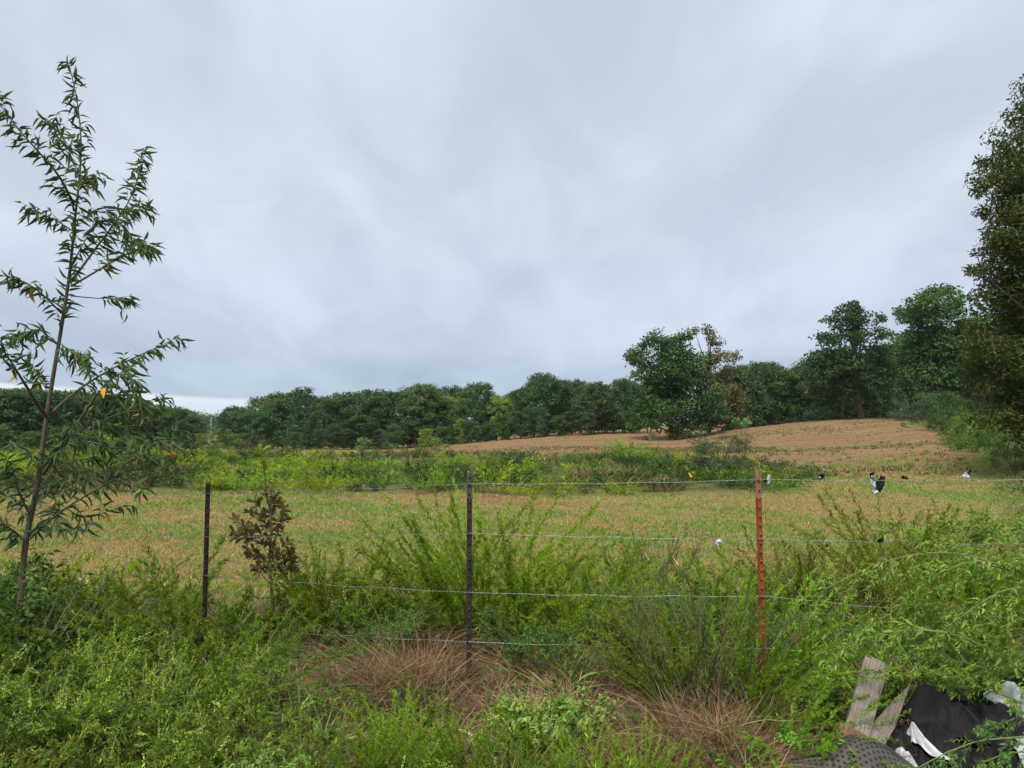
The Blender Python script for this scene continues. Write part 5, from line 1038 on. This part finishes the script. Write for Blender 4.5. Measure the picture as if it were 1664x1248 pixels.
def tarp():
    O = P(1550, 1220, 3.72); O[2] = tz(O[0], O[1])[0]; r = empty('plastic_tarp', O)
    def sheet(nm, mat, cx_, cy_, cz_, w_, h_, amp, hump, seed, rz=0, k=10, ry=0, rx=0):
        nu = nv = 96; U, V, Z = crumple(nu, nv, w_, h_, amp, seed, k); Z += crumple(nu, nv, w_, h_, amp*.35, seed+50, 26, 1.3, .35)[2]-crumple(nu, nv, w_, h_, amp*.3, seed+51, 20, 1.3, .3)[2]; Z += hump*np.exp(-(U/(w_*.36))**2-(V/(h_*.36))**2)
        er = RN(seed+1); e_ = 1+.10*np.sin(np.arctan2(V, U)*5+er.uniform(0, 6))+.05*np.sin(np.arctan2(V, U)*11); U = U*e_; V = V*e_
        mb = MB(); a = (np.arange(nv-1)[:, None]*nu+np.arange(nu-1)[None]).ravel(); 
        # round the outline by dropping the corners
        rad = (U/(w_/2))**2+(V/(h_/2))**2; cen = (rad.ravel()[a] < 1.25); a = a[cen]
        mb.add(np.stack([U, V, Z], -1).reshape(-1, 3), q=np.stack([a, a+1, a+1+nu, a+nu], 1)); o = mb.build(nm, mat, r, True); o.location = (cx_-O[0], cy_-O[1], cz_); o.rotation_euler = (R(rx), R(ry), R(rz))
        sm = o.modifiers.new('thickness', 'SOLIDIFY'); sm.thickness = .002
    def at_(px, d): return (px-832)/F*d
    sheet('black_sheet', 'black_plastic', at_(1545, 3.85), 3.88, .06, .62, .52, .07, .20, 721, -8, 9)
    sheet('black_sheet', 'black_plastic', at_(1605, 3.70), 3.68, .05, .56, .52, .05, .17, 722, 30, 8)
    sheet('black_sheet', 'black_plastic', at_(1500, 3.6), 3.62, .03, .46, .40, .05, .12, 723, 10, 8)
    sheet('black_sheet', 'black_plastic', at_(1650, 4.0), 4.05, .03, .45, .4, .06, .2, 724, 0, 8)
    sheet('black_sheet', 'black_plastic', at_(1600, 3.35), 3.35, .02, .75, .4, .04, .08, 725, 0, 8)
    sheet('white_fold', 'white_plastic', at_(1472, 3.62), 3.60, .095, .055, .30, .03, .045, 731, 32, 5, rx=-12)
    sheet('white_fold', 'white_plastic', at_(1458, 3.5), 3.50, .05, .06, .2, .03, .05, 732, 18, 5, rx=-8)
    sheet('white_fold', 'white_plastic', at_(1618, 3.95), 3.93, .24, .22, .14, .03, .05, 733, -15, 5, rx=25)
    sheet('white_fold', 'white_plastic', at_(1655, 3.8), 3.78, .16, .22, .30, .04, .09, 734, 35, 6, rx=25)
    sheet('white_fold', 'white_plastic', at_(1672, 3.5), 3.5, .10, .24, .26, .04, .08, 735, -10, 6, rx=15)
    tag(r, 'crumpled black plastic sheeting with white folded edges beside the planks', 'plastic sheeting')
tarp()
def rocks():
    rng = RN(740)
    for px, d, s, l in ((945, 4.05, .07, 'flat pinkish stone lying in dead grass right of the pale leafy herb'), (1016, 4.25, .06, 'pale stone half buried in straw near the many-stemmed bush foot')):
        mb = MB(); nu, nv = 14, 9; U, V = np.meshgrid(np.linspace(0, 2*np.pi, nu, endpoint=False), np.linspace(0, np.pi, nv)); rr = 1+.12*np.sin(U*3+V*2)+.08*np.sin(U*5-V*3+1)
        v = np.stack([rr*np.sin(V)*np.cos(U)*s*1.5, rr*np.sin(V)*np.sin(U)*s, rr*np.cos(V)*s*.5], -1).reshape(-1, 3); q = [[i*nu+j, i*nu+(j+1) % nu, (i+1)*nu+(j+1) % nu, (i+1)*nu+j] for i in range(nv-1) for j in range(nu)]
        mb.add(v, q=q); o = mb.build('stone', 'rock', None, True); o.location = [float(a) for a in G(px, d, .01)]; tag(o, l, 'stone')
rocks()


# ------------------------------------------------------------------ WORLD
w = bpy.data.worlds.new('World'); bpy.context.scene.world = w; w.use_nodes = True; nt = w.node_tree; nt.nodes.clear(); L = nt.links.new
SUN_EL, SUN_AZ = R(58), R(200)
outw = N(nt, 'OutputWorld'); bg = N(nt, 'Background'); bg.inputs['Strength'].default_value = .1; L(bg.outputs[0], outw.inputs[0])
sky = N(nt, 'TexSky'); sky.sky_type = 'NISHITA'; sky.sun_disc = False; sky.sun_elevation = SUN_EL; sky.sun_rotation = SUN_AZ
tcw = N(nt, 'TexCoord'); sp = N(nt, 'SeparateXYZ'); L(tcw.outputs['Generated'], sp.inputs[0])
def mth(op, a, b=None, c=None):
    n = N(nt, 'Math', operation=op)
    for i, v in enumerate((a, b, c)):
        if v is None: continue
        if isinstance(v, (int, float)): n.inputs[i].default_value = v
        else: L(v, n.inputs[i])
    return n.outputs[0]
zc = mth('MAXIMUM', sp.outputs['Z'], 0.0); den = mth('ADD', zc, .30)
cx = N(nt, 'CombineXYZ'); L(mth('DIVIDE', sp.outputs['X'], den), cx.inputs[0]); L(mth('DIVIDE', sp.outputs['Y'], den), cx.inputs[1])
def wn(scale, det, dist=0, stretch=(1, 1, 1), rot=0, off=(0, 0, 0)):
    mp = N(nt, 'Mapping'); mp.inputs['Scale'].default_value = stretch; mp.inputs['Rotation'].default_value = (0, 0, rot); mp.inputs['Location'].default_value = off
    L(cx.outputs[0], mp.inputs[0]); n = N(nt, 'TexNoise'); n.inputs['Scale'].default_value = scale; n.inputs['Detail'].default_value = det
    n.inputs['Roughness'].default_value = .52; n.inputs['Distortion'].default_value = dist; L(mp.outputs[0], n.inputs['Vector']); return n.outputs['Fac']
n1 = wn(1.1, 4, .4, (1, .6, 1), R(-35), (3.1, 1.7, 0)); n2 = wn(3.4, 7, .5, (1, .6, 1), R(-40), (0, 4, 0))
cl = mth('ADD', mth('MULTIPLY', n1, .55), mth('MULTIPLY', n2, .45))
def rampw(src, pts):
    cr = N(nt, 'ValToRGB'); e = cr.color_ramp.elements; cr.color_ramp.interpolation = 'B_SPLINE' if len(pts) > 3 else 'LINEAR'
    while len(e) < len(pts): e.new(.5)
    for i, (p, c) in enumerate(pts): e[i].position = p; e[i].color = (*c, 1)
    L(src, cr.inputs[0]); return cr.outputs[0]
cloud = rampw(cl, [(.36, (.46, .51, .595)), (.46, (.53, .58, .665)), (.55, (.595, .645, .73)), (.66, (.66, .705, .785))])
grad = rampw(mth('MULTIPLY', zc, 2.0), [(0, (.66, .74, .80)), (.09, (.62, .72, .80)), (.22, (.84, .895, .94)), (.5, (1.0, 1.0, 1.0)), (1, (1.02, 1.02, 1.01))])
mw = N(nt, 'Mix', data_type='RGBA', blend_type='MULTIPLY'); mw.inputs[0].default_value = 1; L(cloud, mw.inputs[6]); L(grad, mw.inputs[7])
# pale break in the cloud low over the left horizon
az = mth('ARCTAN2', sp.outputs['X'], sp.outputs['Y'])
wob = N(nt, 'TexNoise'); wob.inputs['Scale'].default_value = 5; L(tcw.outputs['Generated'], wob.inputs['Vector'])
el = mth('ADD', sp.outputs['Z'], mth('MULTIPLY', mth('SUBTRACT', wob.outputs['Fac'], .5), .012))
lim = mth('ADD', .0505, mth('MULTIPLY', mth('ADD', az, .60), -.065))
band = N(nt, 'MapRange', interpolation_type='SMOOTHSTEP'); L(mth('SUBTRACT', lim, el), band.inputs['Value']); band.inputs['From Min'].default_value = 0; band.inputs['From Max'].default_value = .006
bcol = rampw(mth('MULTIPLY', zc, 20), [(0, (.55, .66, .76)), (.5, (.56, .68, .78)), (.72, (.66, .70, .76)), (1, (.70, .73, .77))])
mb2 = N(nt, 'Mix', data_type='RGBA'); L(band.outputs[0], mb2.inputs[0]); L(mw.outputs[2], mb2.inputs[6]); L(bcol, mb2.inputs[7])
sc = N(nt, 'VectorMath', operation='SCALE'); L(mb2.outputs[2], sc.inputs[0]); sc.inputs['Scale'].default_value = 6.6
mf = N(nt, 'Mix', data_type='RGBA'); mf.inputs[0].default_value = .95; L(sky.outputs[0], mf.inputs[6]); L(sc.outputs[0], mf.inputs[7]); L(mf.outputs[2], bg.inputs['Color'])
sl = bpy.data.lights.new('sun', 'SUN'); sl.energy = 2.4; sl.angle = R(18); sl.color = (1, .94, .84); so = bpy.data.objects.new('sun', sl); C.objects.link(so)
sd = Vector((math.sin(SUN_AZ)*math.cos(SUN_EL), math.cos(SUN_AZ)*math.cos(SUN_EL), math.sin(SUN_EL)))
so.rotation_euler = sd.to_track_quat('Z', 'Y').to_euler(); so.location = (0, -5, 12)

# remove the hidden prototypes
for r in PT+PROTO_ROOTS:
    for ch in list(r.children): bpy.data.objects.remove(ch)
    bpy.data.objects.remove(r)
s = bpy.context.scene; s.view_settings.view_transform = 'Standard'; s.view_settings.look = 'None'; s.view_settings.exposure = .9; s.view_settings.gamma = 1
s.render.engine = 'CYCLES'; s.cycles.max_bounces = 6; s.cycles.diffuse_bounces = 3; s.cycles.glossy_bounces = 2; s.cycles.transmission_bounces = 3; s.cycles.transparent_max_bounces = 4
s.cycles.use_denoising = True
# moist air: one box of thin even haze round everything
def haze():
    mb = MB(); x0, x1, y0, y1, z0, z1 = -2300, 2300, -450, 2700, -60, 24
    v = [(x, y, z) for z in (z0, z1) for y in (y0, y1) for x in (x0, x1)]
    mb.add(v, q=[[0, 2, 3, 1], [4, 5, 7, 6], [0, 1, 5, 4], [2, 6, 7, 3], [0, 4, 6, 2], [1, 3, 7, 5]])
    m, nt, out = newmat('haze_air'); pv = N(nt, 'VolumePrincipled'); pv.inputs['Color'].default_value = (.86, .92, 1, 1); pv.inputs['Density'].default_value = .00012
    nt.links.new(pv.outputs[0], out.inputs['Volume']); M['haze'] = m; tag(mb.build('haze', 'haze'), 'thin moist haze in the air over the whole field', 'haze', kind='stuff')
haze()
